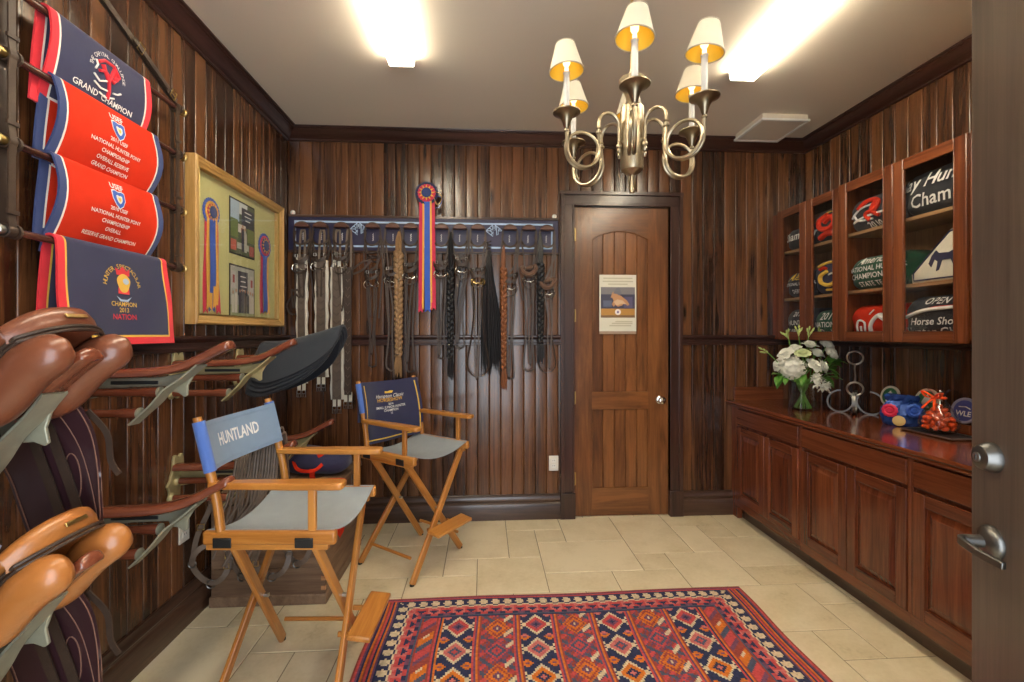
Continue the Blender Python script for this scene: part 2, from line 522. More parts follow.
M['stem'] = plain('green_stem', (.10, .22, .03), .5)
M['leaf'] = plain('green_leaf', (.09, .25, .03), .5, var=.3)
M['petal'] = plain('white_petal', (.82, .82, .72), .6)
M['petalgreen'] = plain('greenish_white_petal', (.68, .74, .40), .6)
M['bud'] = plain('pale_green_bud', (.42, .52, .16), .55)
M['orange'] = plain('orange_candy', (.80, .085, .010), .3)
M['blond'] = plain('blond_hair', (.29, .17, .08), .5, 0, .3, 150, .3, 60)
M['chestnut'] = plain('chestnut_hair', (.22, .075, .026), .45, 0, .3, 150, .3, 60)
M['blackhair'] = plain('black_hair', (.010, .010, .012), .4, 0, .3, 150, .3, 60)
M['paper'] = plain('paper', (.72, .70, .58), .6)
M['green'] = fabric('bottle_green_wool', (.010, .085, .048))
M['charcoal'] = fabric('charcoal_wool', (.026, .028, .036))
M['offwhite'] = fabric('off_white_wool', (.68, .64, .54))
def flat_col(name, c, rough=.6):
    if name not in M: M[name] = plain(name, c, rough)
    return M[name]
# ================================================================== THE SETTING
XL, XR, YB, YF, YA, H = -1.517, 2.65, 3.611, 0.06, -0.62, 3.05
XA = 0.82                       # right side of the entrance recess behind the photographer

def plank_wall(name, o, u, n, length, z0, z1, pitch=.0915, holes=(), mat='panel'):
    """vertical V-groove boards; o = left end seen from the room, n points into the room"""
    o = Vector(o); u = Vector(u); n = Vector(n)
    mb = MB()
    k = int(math.ceil(length / pitch))
    prof = [(0, -.0065), (.0014, -.0045), (.0025, -.0017), (.0044, -.0003), (.0070, 0)]
    rnd = random.Random(len(name) * 13 + 5)
    for i in range(k):
        a0 = i * pitch; a1 = min(length, a0 + pitch)
        if a1 - a0 < .02: continue
        pts = [(a0 + g, d) for g, d in prof] + [(a1 - g, d) for g, d in reversed(prof)]
        tone = rnd.random(); off = rnd.random() * 40; off2 = rnd.random() * 9
        segs = [(z0, z1)]
        for (h0, h1, hz0, hz1) in holes:
            if a1 > h0 + .004 and a0 < h1 - .004:
                segs = [(hz1, z1)] if hz0 <= z0 else [(z0, hz0), (hz1, z1)]
                pts = [(min(max(a, a0), a1), d) for a, d in pts]
        for (s0, s1) in segs:
            vs = []; gs = []
            for z in (s0, s1):
                for a, d in pts:
                    vs.append(o + u * a + n * d + V(0, 0, z)); gs.append((z + off, a - a0 + off2, off))
            m_ = len(pts)
            fs = [(j, j + 1, m_ + j + 1, m_ + j) for j in range(m_ - 1)]
            mb.add(vs, fs, 0, gs, tone)
    # solid wall behind the boards
    for (s0, s1, t0, t1) in ([(0, length, z0, z1)] if not holes else
                             [(0, holes[0][0], z0, z1), (holes[0][1], length, z0, z1), (holes[0][0], holes[0][1], holes[0][3], z1)]):
        if s0 == 0: s0 = -.08
        if s1 == length: s1 += .08
        c = o + u * ((s0 + s1) / 2) - n * .045 + V(0, 0, (t0 + t1) / 2)
        mb.obox(c, (u, n, (0, 0, 1)), ((s1 - s0) / 2, .037, (t1 - t0) / 2))
    return struct(mb.build(name, M[mat], smooth=60))

plank_wall('wall_left', (XL, YA, 0), (0, 1, 0), (1, 0, 0), YB - YA, 0, H)
plank_wall('wall_back', (XL, YB, 0), (1, 0, 0), (0, -1, 0), XR - XL, 0, H, holes=[(.717 - XL, 1.500 - XL, 0, 2.50)])
plank_wall('wall_right', (XR, YB, 0), (0, -1, 0), (-1, 0, 0), YB - YF, 0, H)
plank_wall('wall_front', (XR, YF, 0), (-1, 0, 0), (0, 1, 0), XR - XA, 0, H, mat='ceiling')  # unseen front and entrance walls: pale paint put in to bounce fill light
plank_wall('wall_entrance_side', (XA, YF, 0), (0, -1, 0), (-1, 0, 0), YF - YA, 0, H, mat='ceiling')
plank_wall('wall_entrance', (XA, YA, 0), (-1, 0, 0), (0, 1, 0), XA - XL, 0, H, holes=[(XA - .72, XA + .5, 0, 2.45)], mat='ceiling')

mb = MB(); mb.box(XL - .1, XR + .1, YA - .1, YB + .1, H, H + .08)
struct(mb.build('ceiling', M['ceiling'], smooth=0))

def molding(name, segs, prof, mat):
    """prof: (distance from wall, z); segs: (p0, p1, mitre0, mitre1) with the room on the left-hand side of p0->p1 turned to n"""
    mb = MB()
    for (p0, p1, n, m0, m1) in segs:
        p0 = Vector((p0[0], p0[1], 0)); p1 = Vector((p1[0], p1[1], 0)); n = Vector((n[0], n[1], 0))
        t = (p1 - p0).normalized()
        vs = []; gs = []; off = random.random() * 10
        for e, p in ((m0, p0), (m1, p1)):
            for d, z in prof:
                sg = 1 if p is p0 else -1
                q = p + n * d + t * (sg * d * e) + V(0, 0, z)
                vs.append(q); gs.append(((q - p0).dot(t) + off, z + d, d))
        k = len(prof)
        fs = [(j, (j + 1) % k, k + (j + 1) % k, k + j) for j in range(k)]
        fs += [tuple(reversed(range(k))), tuple(range(k, 2 * k))]
        mb.add(vs, fs, 0, gs)
    return struct(mb.build(name, mat, smooth=25))

crown = [(-.01, 2.962), (.010, 2.962), (.016, 2.968), (.016, 2.976), (.022, 2.979), (.034, 2.988), (.052, 3.004), (.066, 3.022), (.074, 3.030),
         (.082, 3.032), (.082, 3.040), (.096, 3.042), (.098, 3.049), (-.01, 3.049)]
rail = [(-.01, 1.383), (.016, 1.383), (.020, 1.388), (.020, 1.398), (.012, 1.404), (.012, 1.428), (.020, 1.434), (.030, 1.440), (.034, 1.448),
        (.034, 1.458), (.028, 1.463), (-.01, 1.463)]
basep = [(-.01, 0), (.022, 0), (.022, .118), (.019, .125), (.015, .130), (.015, .142), (.021, .150), (.021, .156), (.015, .166), (.011, .182),
         (.011, .192), (.006, .197), (-.01, .197)]
walls = {'left': ((XL, YA), (XL, YB), (1, 0)), 'back': ((XL, YB), (XR, YB), (0, -1)), 'right': ((XR, YB), (XR, YF), (-1, 0)),
         'front': ((XR, YF), (XA, YF), (0, 1))}
for w, (a, b, n) in walls.items():
    molding('trim_crown_' + w, [(a, b, n, 1, 1)], crown, M['trim'])
    if w == 'back':
        segs = [(a, (.604, YB), n, 1, 0), ((1.597, YB), b, n, 0, 1)]
    else:
        segs = [(a, b, n, 1, 1)]
    molding('trim_chair_rail_' + w, segs, rail, M['trim'])
    if w != 'right':
        molding('baseboard_' + w, segs if w != 'back' else [(a, (.604, YB), n, 1, 0), ((1.597, YB), (2.06, YB), n, 0, 0)], basep, M['base'])

# ---- floor: travertine in a modular pattern, laid out on an 8-inch grid
def travertine():
    m, N, L, p = mat_base('travertine')
    tc = N.new('ShaderNodeTexCoord'); tn = N.new('ShaderNodeAttribute'); tn.attribute_name = 'tone'
    n1 = N.new('ShaderNodeTexNoise'); n1.inputs['Scale'].default_value = 4.5; n1.inputs['Detail'].default_value = 8; n1.inputs['Roughness'].default_value = .6
    n2 = N.new('ShaderNodeTexNoise'); n2.inputs['Scale'].default_value = 55; n2.inputs['Detail'].default_value = 5
    cb = N.new('ShaderNodeCombineXYZ'); ad = N.new('ShaderNodeVectorMath')
    ml = N.new('ShaderNodeMath'); ml.operation = 'MULTIPLY'; ml.inputs[1].default_value = 30
    L.new(tn.outputs['Fac'], ml.inputs[0]); L.new(ml.outputs[0], cb.inputs[2])
    L.new(tc.outputs['Object'], ad.inputs[0]); L.new(cb.outputs[0], ad.inputs[1])
    L.new(ad.outputs[0], n1.inputs['Vector']); L.new(ad.outputs[0], n2.inputs['Vector'])
    a = N.new('ShaderNodeMath'); a.operation = 'MULTIPLY_ADD'; a.inputs[1].default_value = .35
    L.new(n2.outputs['Fac'], a.inputs[0]); L.new(n1.outputs['Fac'], a.inputs[2])
    b = N.new('ShaderNodeMath'); b.operation = 'MULTIPLY_ADD'; b.inputs[1].default_value = .32
    L.new(tn.outputs['Fac'], b.inputs[0]); L.new(a.outputs[0], b.inputs[2])
    cr = N.new('ShaderNodeValToRGB'); e = cr.color_ramp.elements
    e[0].position = .48; e[0].color = (.50, .40, .235, 1); e[1].position = 1.0; e[1].color = (.77, .67, .47, 1)
    k = e.new(.68); k.color = (.66, .555, .355, 1)
    L.new(b.outputs[0], cr.inputs['Fac']); L.new(cr.outputs['Color'], p.inputs['Base Color'])
    p.inputs['Roughness'].default_value = .42; p.inputs['Specular IOR Level'].default_value = .35
    bp = N.new('ShaderNodeBump'); bp.inputs['Strength'].default_value = .2; bp.inputs['Distance'].default_value = .002
    L.new(a.outputs[0], bp.inputs['Height']); L.new(bp.outputs['Normal'], p.inputs['Normal'])
    return m
M['tile'] = travertine()
M['grout'] = plain('grout', (.30, .235, .15), .9, bump=.3, bscale=300)
mb = MB()
mb.box(XL - .1, XR + .1, YA - .1, YB + .1, -.06, -.003, 1)
PAT = [(0, 2, 4, 6), (0, 1, 2, 4), (1, 2, 3, 4), (2, 4, 3, 5), (1, 4, 1, 3), (-1, 1, 0, 2), (1, 3, 0, 1), (4, 6, 2, 5), (4, 5, 1, 2), (3, 5, -1, 1), (2, 3, 5, 6), (5, 6, 5, 6)]
GX, GY, G0X, G0Y = .2085, .2055, .164, 2.580
rt = random.Random(3)
for px in range(-3, 3):
    for py in range(-4, 2):
        for (a, b, c, d) in PAT:
            x0, x1 = G0X + (a + 6 * px) * GX, G0X + (b + 6 * px) * GX
            y0, y1 = G0Y + (c + 6 * py) * GY, G0Y + (d + 6 * py) * GY
            x0, x1, y0, y1 = max(x0, XL - .05), min(x1, XR + .05), max(y0, YA - .05), min(y1, YB + .05)
            if x1 - x0 < .01 or y1 - y0 < .01: continue
            g = .0026; e = .002
            o = [(x0 + g, y0 + g), (x1 - g, y0 + g), (x1 - g, y1 - g), (x0 + g, y1 - g)]
            i_ = [(x0 + g + e, y0 + g + e), (x1 - g - e, y0 + g + e), (x1 - g - e, y1 - g - e), (x0 + g + e, y1 - g - e)]
            vs = [(p, q, -.003) for p, q in o] + [(p, q, 0) for p, q in i_]
            mb.add(vs, [(4, 5, 6, 7)] + [(j, (j + 1) % 4, 4 + (j + 1) % 4, 4 + j) for j in range(4)], 0, None, rt.random())
struct(mb.build('floor', [M['tile'], M['grout']], smooth=0))

# ---- the back door with its frame
DX0, DX1, DZ = .722, 1.494, 2.494
door = MB()
px0, px1 = .865, 1.330
yf = YB + .012                        # face of stiles and rails
bw = (px1 - px0) / 5
for i in range(5):                     # boards of the two panels
    a, b = px0 + i * bw, px0 + (i + 1) * bw
    prof = [(a, .006), (a + .004, 0), (b - .004, 0), (b, .006)]
    vs = []; gs = []; off = random.random() * 30; tone = random.random()
    for z in (.20, 2.33):
        for x, d in prof:
            vs.append((x, yf + .014 + d, z)); gs.append((z + off, x, off))
    door.add(vs, [(j, j + 1, 4 + j + 1, 4 + j) for j in range(3)], 0, gs, tone)
door.box(DX0, px0, yf, yf + .03, .006, DZ, 0, .35); door.box(px1, DX1, yf, yf + .03, .006, DZ, 0, .55)
door.box(px0, px1, yf, yf + .03, .006, .224, 0, .6); door.box(px0, px1, yf, yf + .03, .867, 1.003, 0, .8)
arch = [(px0, DZ), (px0, 2.235)] + [(px0 + (px1 - px0) * t, 2.235 + .072 * math.sin(PI * t) ** .8) for t in lin(.04, .96, 13)] + [(px1, 2.235), (px1, DZ)]
arch = [(a, b) for a, b in arch]
# top rail as strips so the arch stays clean
xs = [p[0] for p in arch[1:-1]]; zs = [p[1] for p in arch[1:-1]]
for i in range(len(xs) - 1):
    vs = [(xs[i], yf, zs[i]), (xs[i + 1], yf, zs[i + 1]), (xs[i + 1], yf, DZ), (xs[i], yf, DZ),
          (xs[i], yf + .02, zs[i]), (xs[i + 1], yf + .02, zs[i + 1])]
    gs = [(v[0], v[2], 3.3) for v in vs]
    door.add(vs, [(0, 1, 2, 3), (4, 5, 1, 0)], 0, gs, .45)
d1 = struct(door.build('door_1', M['door'], bevel=0, smooth=20))
# beads round the panels
bd = MB()
for (z0, z1) in ((.224, .867),):
    for a, b in (((px0, z0), (px1, z0)), ((px1, z0), (px1, z1)), ((px1, z1), (px0, z1)), ((px0, z1), (px0, z0))):
        bd.tube([(a[0], yf + .006, a[1]), (b[0], yf + .006, b[1])], .006, 6)
pts = [(px0, yf + .006, 1.003)] + [(px0, yf + .006, 2.235)] + [(x, yf + .006, z) for x, z in zip(xs[1:-1], zs[1:-1])] + [(px1, yf + .006, 2.235), (px1, yf + .006, 1.003)]
bd.tube(pts, .006, 6, closed=True)
bd.build('panel_bead', M['door'], d1)
kb = MB()
kb.lathe([(.033, 0), (.033, .004), (.028, .008), (.012, .012), (.011, .030), (.020, .036), (.029, .046), (.030, .056), (.024, .066), (.010, .071), (0, .071)],
         (1.424, yf, .937), (0, -1, 0), 24)
kb.build('door_knob', M['chrome'], d1)
for z in (2.27, 1.62, .96, .31):
    hb = MB(); hb.lathe([(0, -.055), (.004, -.053), (.0085, -.05), (.0085, .05), (.004, .053), (0, .055)], (DX0 - .004, YB - .004, z), (0, 0, 1), 10)
    hb.box(DX0, DX0 + .012, yf - .004, yf, z - .05, z + .05)
    tag(hb.build('hinge', M['brass'], d1), 'brass butt hinge')
fr = MB()
def casing(x0, x1, z0, z1, mb):
    mb.box(x0, x1, YB - .020, YB + .05, z0, z1)
for (xa, xb, inner) in ((.604, .717, 1), (1.499, 1.600, -1)):
    fr.box(xa, xb, YB - .018, YB + .05, .20, 2.612)
    o0, o1 = (xa, xa + .03) if inner > 0 else (xb - .03, xb)
    fr.box(o0, o1, YB - .032, YB + .01, .20, 2.612)
    i0, i1 = (xb - .016, xb) if inner > 0 else (xa, xa + .016)
    fr.box(i0, i1, YB - .024, YB + .05, .20, 2.5)
fr.box(.604, 1.600, YB - .019, YB + .05, 2.499, 2.612)
fr.box(.600, 1.604, YB - .033, YB + .01, 2.582, 2.612)
fr.box(.717, 1.499, YB - .024, YB + .05, 2.498, 2.514)
for (xa, xb) in ((.600, .722), (1.494, 1.604)):
    fr.box(xa, xb, YB - .036, YB + .05, 0, .205)
struct(fr.build('trim_door_casing', M['trim'], bevel=.003, smooth=30))

# ---- the open entrance door at the right edge (hinged behind the photographer)
fe = Vector((1.060, .930, 0)); hg = Vector((.783, .075, 0))
dd = (hg - fe).normalized(); nf = Vector((dd.y, -dd.x, 0))        # nf points to the visible face
if nf.x > 0: nf = -nf
ed = MB()
L_ = (hg - fe).length
ed.obox((fe + hg) / 2 - nf * .022 + V(0, 0, 1.25), (dd, (0, 0, 1), nf), (L_ / 2, 1.24, .022))
d2 = struct(ed.build('door_2', M['entry'], bevel=.002, smooth=30))
def dpt(s, z, out=0):                                             # point on the visible face, s metres from the free edge
    return fe + dd * s + nf * out + V(0, 0, z)
kb = MB()
kb.lathe([(.031, 0), (.031, .004), (.029, .010), (.024, .022), (.0175, .026), (0, .026)], dpt(.060, 1.222), nf, 28)
db = kb.build('deadbolt', M['pewter'], d2)
kb = MB(); kb.lathe([(.010, 0), (.010, .002), (0, .002)], dpt(.060, 1.222, .0265), nf, 20)
kb.obox(dpt(.060, 1.222, .029), (dd, (0, 0, 1), nf), (.0012, .005, .001), 1)
kb.build('key_cylinder', [M['steel'], M['slot']], db)
kb = MB()
kb.lathe([(.034, 0), (.034, .004), (.031, .010), (.022, .016), (.013, .020), (.011, .05), (0, .05)], dpt(.060, 1.048), nf, 28)
hl = kb.build('door_handle', M['pewter'], d2)
kb = MB()
q = curve_pts([dpt(.060, 1.050, .044), dpt(.066, 1.051, .058), dpt(.085, 1.050, .062), dpt(.125, 1.046, .058), dpt(.165, 1.044, .048)], 5)
kb.strap(q, .019, .009, (0, 0, 1), taper=[.8] + lin(.9, .75, len(q) - 1))
tag(kb.build('lever', M['pewter'], hl, bevel=.003), None)

# ---- outlets
def outlet(name, c, n, label, group=None):
    t = thing(name, label, 'outlet', c)
    n = Vector(n); u = V(0, 0, 1).cross(n)
    mb = MB(); mb.obox(n * .004, (u, (0, 0, 1), n), (.038, .060, .004))
    mb.build('cover_plate', M['plate'], t, bevel=.003)
    mb = MB()
    for dz in (-.021, .021):
        mb.obox(n * .009 + V(0, 0, dz), (u, (0, 0, 1), n), (.017, .014, .0015))
        for dx in (-.007, .007):
            mb.obox(n * .0107 + u * dx + V(0, 0, dz + .003), (u, (0, 0, 1), n), (.0015, .0045, .0006), 1)
    mb.build('socket', [M['white'], M['slot']], t, bevel=.001)
outlet('wall_outlet', (.552, YB + .001, .44), (0, -1, 0), 'white double outlet low on the back wall beside the door frame')
outlet('wall_outlet', (XL, 2.392, .485), (1, 0, 0), 'white double outlet low on the left wall below the saddle racks')

# ================================================================== CEILING FITTINGS
def fluorescent(x0, x1, y0, y1, label):
    t = thing('fluorescent_light', label, 'ceiling light', ((x0 + x1) / 2, (y0 + y1) / 2, H), group='fluorescent ceiling lights')
    hx, hy = (x1 - x0) / 2, (y1 - y0) / 2
    mb = MB(); mb.box(-hx * .8, hx * .8, -hy + .01, hy - .01, -.022, 0)
    mb.build('housing', M['white'], t, bevel=.002)
    sec = [(-hx, -.016), (-hx, -.040), (-hx * .97, -.052), (-hx * .92, -.056), (hx * .92, -.056), (hx * .97, -.052), (hx, -.040), (hx, -.016)]
    mb = MB()
    mb.loft([[V(a, y, z) for a, z in sec] for y in (-hy + .012, hy - .012)])
    o = mb.build('diffuser', [M['lamp'], M['lampside']], t, smooth=40)
    for p_ in o.data.polygons:
        p_.material_index = 0 if p_.normal.z < -.6 else 1
    for s in (-1, 1):
        mb = MB(); mb.prism([(-hx - .002, -.012), (-hx - .002, -.042), (-hx * .97, -.055), (-hx * .92, -.059), (hx * .92, -.059), (hx * .97, -.055), (hx + .002, -.042), (hx + .002, -.012)],
                            (0, s * (hy - .012) + (.012 if s > 0 else 0), 0), (1, 0, 0), (0, 0, 1), .012)
        mb.build('end_cap', M['white'], t)
fluorescent(-.540, -.398, .19, 2.628, 'lit white strip light on the ceiling left of the chandelier')
fluorescent(1.468, 1.622, .21, 2.652, 'lit white strip light on the ceiling right of the chandelier')
t = thing('air_vent', 'square pale ceiling vent panel near the right back corner', 'vent', (2.155, 3.315, H))
mb = MB(); mb.box(-.17, .17, -.175, .175, -.044, 0); mb.build('panel', M['ceiling'], t)
mb = MB()
for (a, b, c, d) in ((-.18, .18, -.185, -.165), (-.18, .18, .165, .185), (-.18, -.16, -.165, .165), (.16, .18, -.165, .165)):
    mb.box(a, b, c, d, -.050, -.034)
mb.build('frame', M['white'], t, bevel=.002)

# ---- chandelier: six hunting-horn arms
CX, CY = .585, 1.775
ch = thing('chandelier', 'bronze hunting horn chandelier with six small cream shades', 'chandelier', (CX, CY, 0))
mb = MB()
mb.lathe([(0, 2.035), (.010, 2.036), (.011, 2.045), (.008, 2.055), (.008, 2.105), (.014, 2.110), (.030, 2.114), (.042, 2.124), (.045, 2.14),
          (.046, 2.36), (.044, 2.372), (.030, 2.386), (.022, 2.40), (.026, 2.42), (.038, 2.45), (.048, 2.475), (.050, 2.485), (.040, 2.488), (.020, 2.49), (.010, 2.50), (.010, 2.52), (0, 2.52)],
         n=28)
mb.build('body', M['antique'], ch)
mb = MB(); mb.tube([(0, 0, 2.51), (0, 0, 2.99)], .006, 8)
for k in range(9):
    z = 2.60 + k * .042
    mb.ring((0, 0, z), .014, .0035, (1, 0, 0) if k % 2 else (0, 1, 0), 12, 6, sx=.6)
mb.build('chain', M['brass'], ch)
mb = MB(); mb.lathe([(0, 3.05), (.06, 3.05), (.062, 3.035), (.045, 3.010), (.015, 2.995), (.008, 2.975), (0, 2.975)], n=24); mb.build('canopy', M['antique'], ch)
tilts = [(.10, .05), (-.05, .03), (.12, -.08), (.08, .02), (-.05, .04), (.03, .03)]
for k, a in enumerate((-108.5, -168.5, -48.5, 11.5, 131.5, 71.5)):
    an = math.radians(a); e = V(math.cos(an), math.sin(an), 0); lat = V(-e.y, e.x, 0)
    def ap(r, z, l=0): return e * r + lat * l + V(0, 0, z + .018)
    pts = [ap(.056, 2.20), ap(.056, 2.26)]
    for t_ in lin(180, 0, 9)[1:]:
        pts.append(ap(.100 + .044 * math.cos(math.radians(t_)), 2.275 + .046 * math.sin(math.radians(t_))))
    pts += [ap(.144, 2.255), ap(.144, 2.215)]
    for i, t_ in enumerate(lin(180, 720, 34)):
        pts.append(ap(.212 + .068 * math.cos(math.radians(t_)), 2.165 + .068 * math.sin(math.radians(t_)), -.012 + .024 * i / 33))
    pts += [ap(.280, 2.19, .012), ap(.282, 2.225, .010)]
    mb = MB(); mb.tube(pts, .0068, 8)
    mb.lathe([(0, 2.165), (.006, 2.168), (.009, 2.178), (.006, 2.186), (.011, 2.192), (.011, 2.20), (.007, 2.206)], ap(.056, 0), n=12)
    mb.tube([ap(.042, 2.215), ap(.060, 2.215)], .008, 8)
    mb.lathe([(.0075, 2.232), (.012, 2.236), (.012, 2.244), (.0075, 2.248), (.0075, 2.252), (.011, 2.255), (.0075, 2.259)], ap(.144, 0), n=12)
    arm = mb.build('arm', M['antique'], ch)
    mb = MB()
    c = ap(.282, 0, .010)
    mb.lathe([(.007, 2.222), (.010, 2.226), (.010, 2.230), (.0075, 2.234), (.012, 2.245), (.017, 2.262), (.025, 2.278), (.040, 2.289), (.052, 2.294), (.052, 2.298),
              (.038, 2.296), (.020, 2.288), (.012, 2.280), (0, 2.280)], c, n=28)
    mb.build('horn_bell', M['antiquedark'], arm)
    mb = MB(); mb.lathe([(.0115, 2.282), (.0115, 2.44), (.013, 2.442), (.013, 2.447), (.009, 2.449), (0, 2.449)], c, n=16)
    mb.build('candle_sleeve', M['candle'], ch)
    mb = MB(); mb.lathe([(.008, 2.447), (.008, 2.463), (.006, 2.466), (.014, 2.480), (.015, 2.492), (.010, 2.512), (.003, 2.530), (0, 2.532)], c, n=14)
    mb.build('bulb', emit('warm_bulb', (1, .75, .35), .9) if k == 0 else bpy.data.materials['warm_bulb'], ch)
    # empire shade, a little askew as in the photograph
    ax = (V(0, 0, 1) + V(tilts[k][0], tilts[k][1], 0)).normalized()
    zc = c + V(0, 0, 2.450)
    mb = MB()
    mb.lathe([(.0655, 0), (.0370, .104), (.0355, .104), (.0640, .0005), (.0655, 0)], zc, ax, 32, 0, cap=False)
    o = mb.build('shade', [M['shade_out'], M['shade_in']], ch, smooth=50)
    for p_ in o.data.polygons:
        cen = p_.center - zc; r_ = (cen - ax * cen.dot(ax))
        if r_.dot(p_.normal) < 0: p_.material_index = 1
    mb = MB()
    mb.ring(zc + ax * .104, .0368, .0020, ax, 28, 6)
    mb.build('top_binding', flat_col('shade_binding', (.42, .36, .25)), o)
    mb = MB(); mb.ring(zc, .0655, .0026, ax, 32, 6)
    mb.build('bottom_binding', flat_col('shade_binding', (.42, .36, .25)), o)
    mb = MB()
    for q in range(3):
        a2 = q * 2.094; u = ax.orthogonal().normalized(); w = ax.cross(u); dv = u * math.cos(a2) + w * math.sin(a2)
        mb.tube([zc + ax * .062, zc + ax * .085 + dv * .020, zc + ax * .102 + dv * .036], .0012, 5)
    mb.build('shade_carrier', M['brass'], o)
# ================================================================== CABINETS ON THE RIGHT
FX = 2.0                       # plane of the lower cabinet fronts
CT = .937                      # top of the counter
def raised_door(y0, y1, z0, z1, mat, t, name='cabinet_door', fw=.058):
    """y1 > y0; front face at x = 0 (local), facing -x"""
    mb = MB()
    a0, a1, b0, b1 = y0 + fw, y1 - fw, z0 + fw, z1 - fw
    mb.box(0, .020, y0, a0, z0, z1); mb.box(0, .020, a1, y1, z0, z1)
    mb.box(0, .020, a0, a1, z0, b0); mb.box(0, .020, a0, a1, b1, z1)
    d = mb.build(name, mat, t, bevel=.0035, smooth=30)
    mb = MB()
    def R(ins, x): return [V(x, a0 + ins, b0 + ins), V(x, a1 - ins, b0 + ins), V(x, a1 - ins, b1 - ins), V(x, a0 + ins, b1 - ins)]
    vs = R(-.004, .018) + R(0, .010) + R(.006, .012) + R(.034, .003) + R(.036, .0015)
    fs = []
    for i in range(4):
        for k in range(4):
            l = (k + 1) % 4
            fs.append((i * 4 + k, (i + 1) * 4 + k, (i + 1) * 4 + l, i * 4 + l))
    fs.append((16, 19, 18, 17))
    off = random.random() * 20
    mb.add(vs, fs, 0, [(v.z + off, v.y, off) for v in vs], random.random())
    mb.build('raised_panel', mat, d, smooth=0)
    return d
def base_unit(ya, yb, label, split=True):
    t = thing('base_cabinet', label, 'cabinet', (FX, 0, 0), group='mahogany base cabinets')
    mb = MB()
    mb.box(.021, .60, ya, yb, .10, .892)
    mb.box(.006, .022, ya, yb, .10, .156); mb.box(.008, .022, ya, yb, .885, .894)
    mb.box(.008, .022, ya, ya + .016, .10, .894); mb.box(.008, .022, yb - .016, yb, .10, .894)
    mb.build('carcass', M['cherry'], t, bevel=.001, smooth=30)
    mb = MB(); mb.box(.066, .085, ya, yb, 0, .10); mb.build('toe_kick', M['base'], t)
    mb = MB(); mb.obox((.010, (ya + yb) / 2, .818), ((0, 1, 0), (0, 0, 1), (1, 0, 0)), ((yb - ya) / 2 - .016, .061, .010))
    mb.build('drawer_front', M['cherry'], t, bevel=.005, seg=3)
    m_ = (ya + yb) / 2
    raised_door(ya + .016, m_ - .002, .158, .738, M['cherry'], t)
    raised_door(m_ + .002, yb - .016, .158, .738, M['cherry'], t)
base_unit(2.780, 3.520, 'mahogany base cabinet in the back corner, below the white flowers')
base_unit(2.030, 2.780, 'middle mahogany base cabinet between its two neighbours, below the horseshoe stand')
base_unit(1.280, 2.030, 'mahogany base cabinet nearest the open entrance door')
mb = MB(); mb.box(FX + .02, FX + .06, 3.520, YB, 0, .894); struct(mb.build('trim_cabinet_filler', M['cherry'], bevel=.002))

ct = thing('countertop', 'polished mahogany countertop with moulded front edge over the base cabinets', 'countertop', (0, 0, 0))
mb = MB()
sec = [(1.985, .896), (1.980, .902), (1.980, .910), (1.986, .915), (1.972, .916), (1.968, .921), (1.968, .930), (1.974, .937), (2.64, .937), (2.64, .896)]
r0 = [V(x, YB - .008, z) for x, z in sec]; r1 = [V(x, 1.26, z) for x, z in sec]
g = [(p.y, p.x, p.z) for p in r0 + r1]
k = len(sec)
mb.add(r0 + r1, [(j, k + j, k + (j + 1) % k, (j + 1) % k) for j in range(k)] + [tuple(range(k)), tuple(reversed(range(k, 2 * k)))], 0, g, .5)
mb.build('worktop', M['counter'], ct, smooth=25)
mb = MB(); mb.box(2.03, 2.44, YB - .030, YB - .009, CT, CT + .105); mb.build('backsplash', M['cherry_light'], ct, bevel=.002)

# ---- wall cabinets with seeded glass doors
UX = 2.32
def wall_cabinet(ya, yb, label, xo):
    t = thing('wall_cabinet', label, 'cabinet', (xo, 0, 0), group='glass fronted wall cabinets')
    z0, z1 = 1.425, 2.445
    dep = XR - xo - .002
    mb = MB()
    for (a, b) in ((ya, ya + .018), (yb - .018, yb)): mb.box(.022, dep, a, b, z0, z1)
    mb.box(.022, dep, ya, yb, z0, z0 + .02); mb.box(.022, dep, ya, yb, z1 - .02, z1)
    mb.build('carcass', M['cherry_light'], t, bevel=.001)
    mb = MB(); mb.box(dep - .012, dep - .004, ya + .018, yb - .018, z0 + .02, z1 - .02); mb.build('back_panel', M['shelf'], t)
    m_ = (ya + yb) / 2
    mb = MB(); mb.box(.022, .045, m_ - .02, m_ + .02, z0 + .02, z1 - .02); mb.build('mullion', M['cherry_light'], t)
    for z in (1.742, 2.112):
        mb = MB(); mb.box(.046, dep - .012, ya + .018, yb - .018, z - .010, z + .010); mb.build('shelf', M['shelf'], t, bevel=.001)
    for (a, b) in ((ya + .004, m_ - .002), (m_ + .002, yb - .004)):
        fw = .060
        mb = MB()
        mb.box(0, .021, a, a + fw, z0 + .002, z1 - .002); mb.box(0, .021, b - fw, b, z0 + .002, z1 - .002)
        mb.box(0, .021, a + fw, b - fw, z0 + .002, z0 + fw); mb.box(0, .021, a + fw, b - fw, z1 - fw, z1 - .002)
        d = mb.build('glass_door', M['cherry_light'], t, bevel=.003)
        mb = MB(); mb.box(.008, .012, a + fw - .004, b - fw + .004, z0 + fw - .004, z1 - fw + .004)
        mb.build('glass_pane', M['seeded'], d, smooth=0)
        mb = MB()
        for q0, q1 in (((a + fw, z0 + fw), (b - fw, z0 + fw)), ((b - fw, z0 + fw), (b - fw, z1 - fw)), ((b - fw, z1 - fw), (a + fw, z1 - fw)), ((a + fw, z1 - fw), (a + fw, z0 + fw))):
            mb.tube([(.004, q0[0], q0[1]), (.004, q1[0], q1[1])], .005, 6)
        mb.build('glazing_bead', M['cherry_light'], d)
wall_cabinet(2.858, 3.505, 'glass fronted wall cabinet in the back corner, above the flowers', 2.335)
wall_cabinet(2.050, 2.852, 'glass fronted wall cabinet nearer the entrance door, holding the white folded blanket', 2.315)
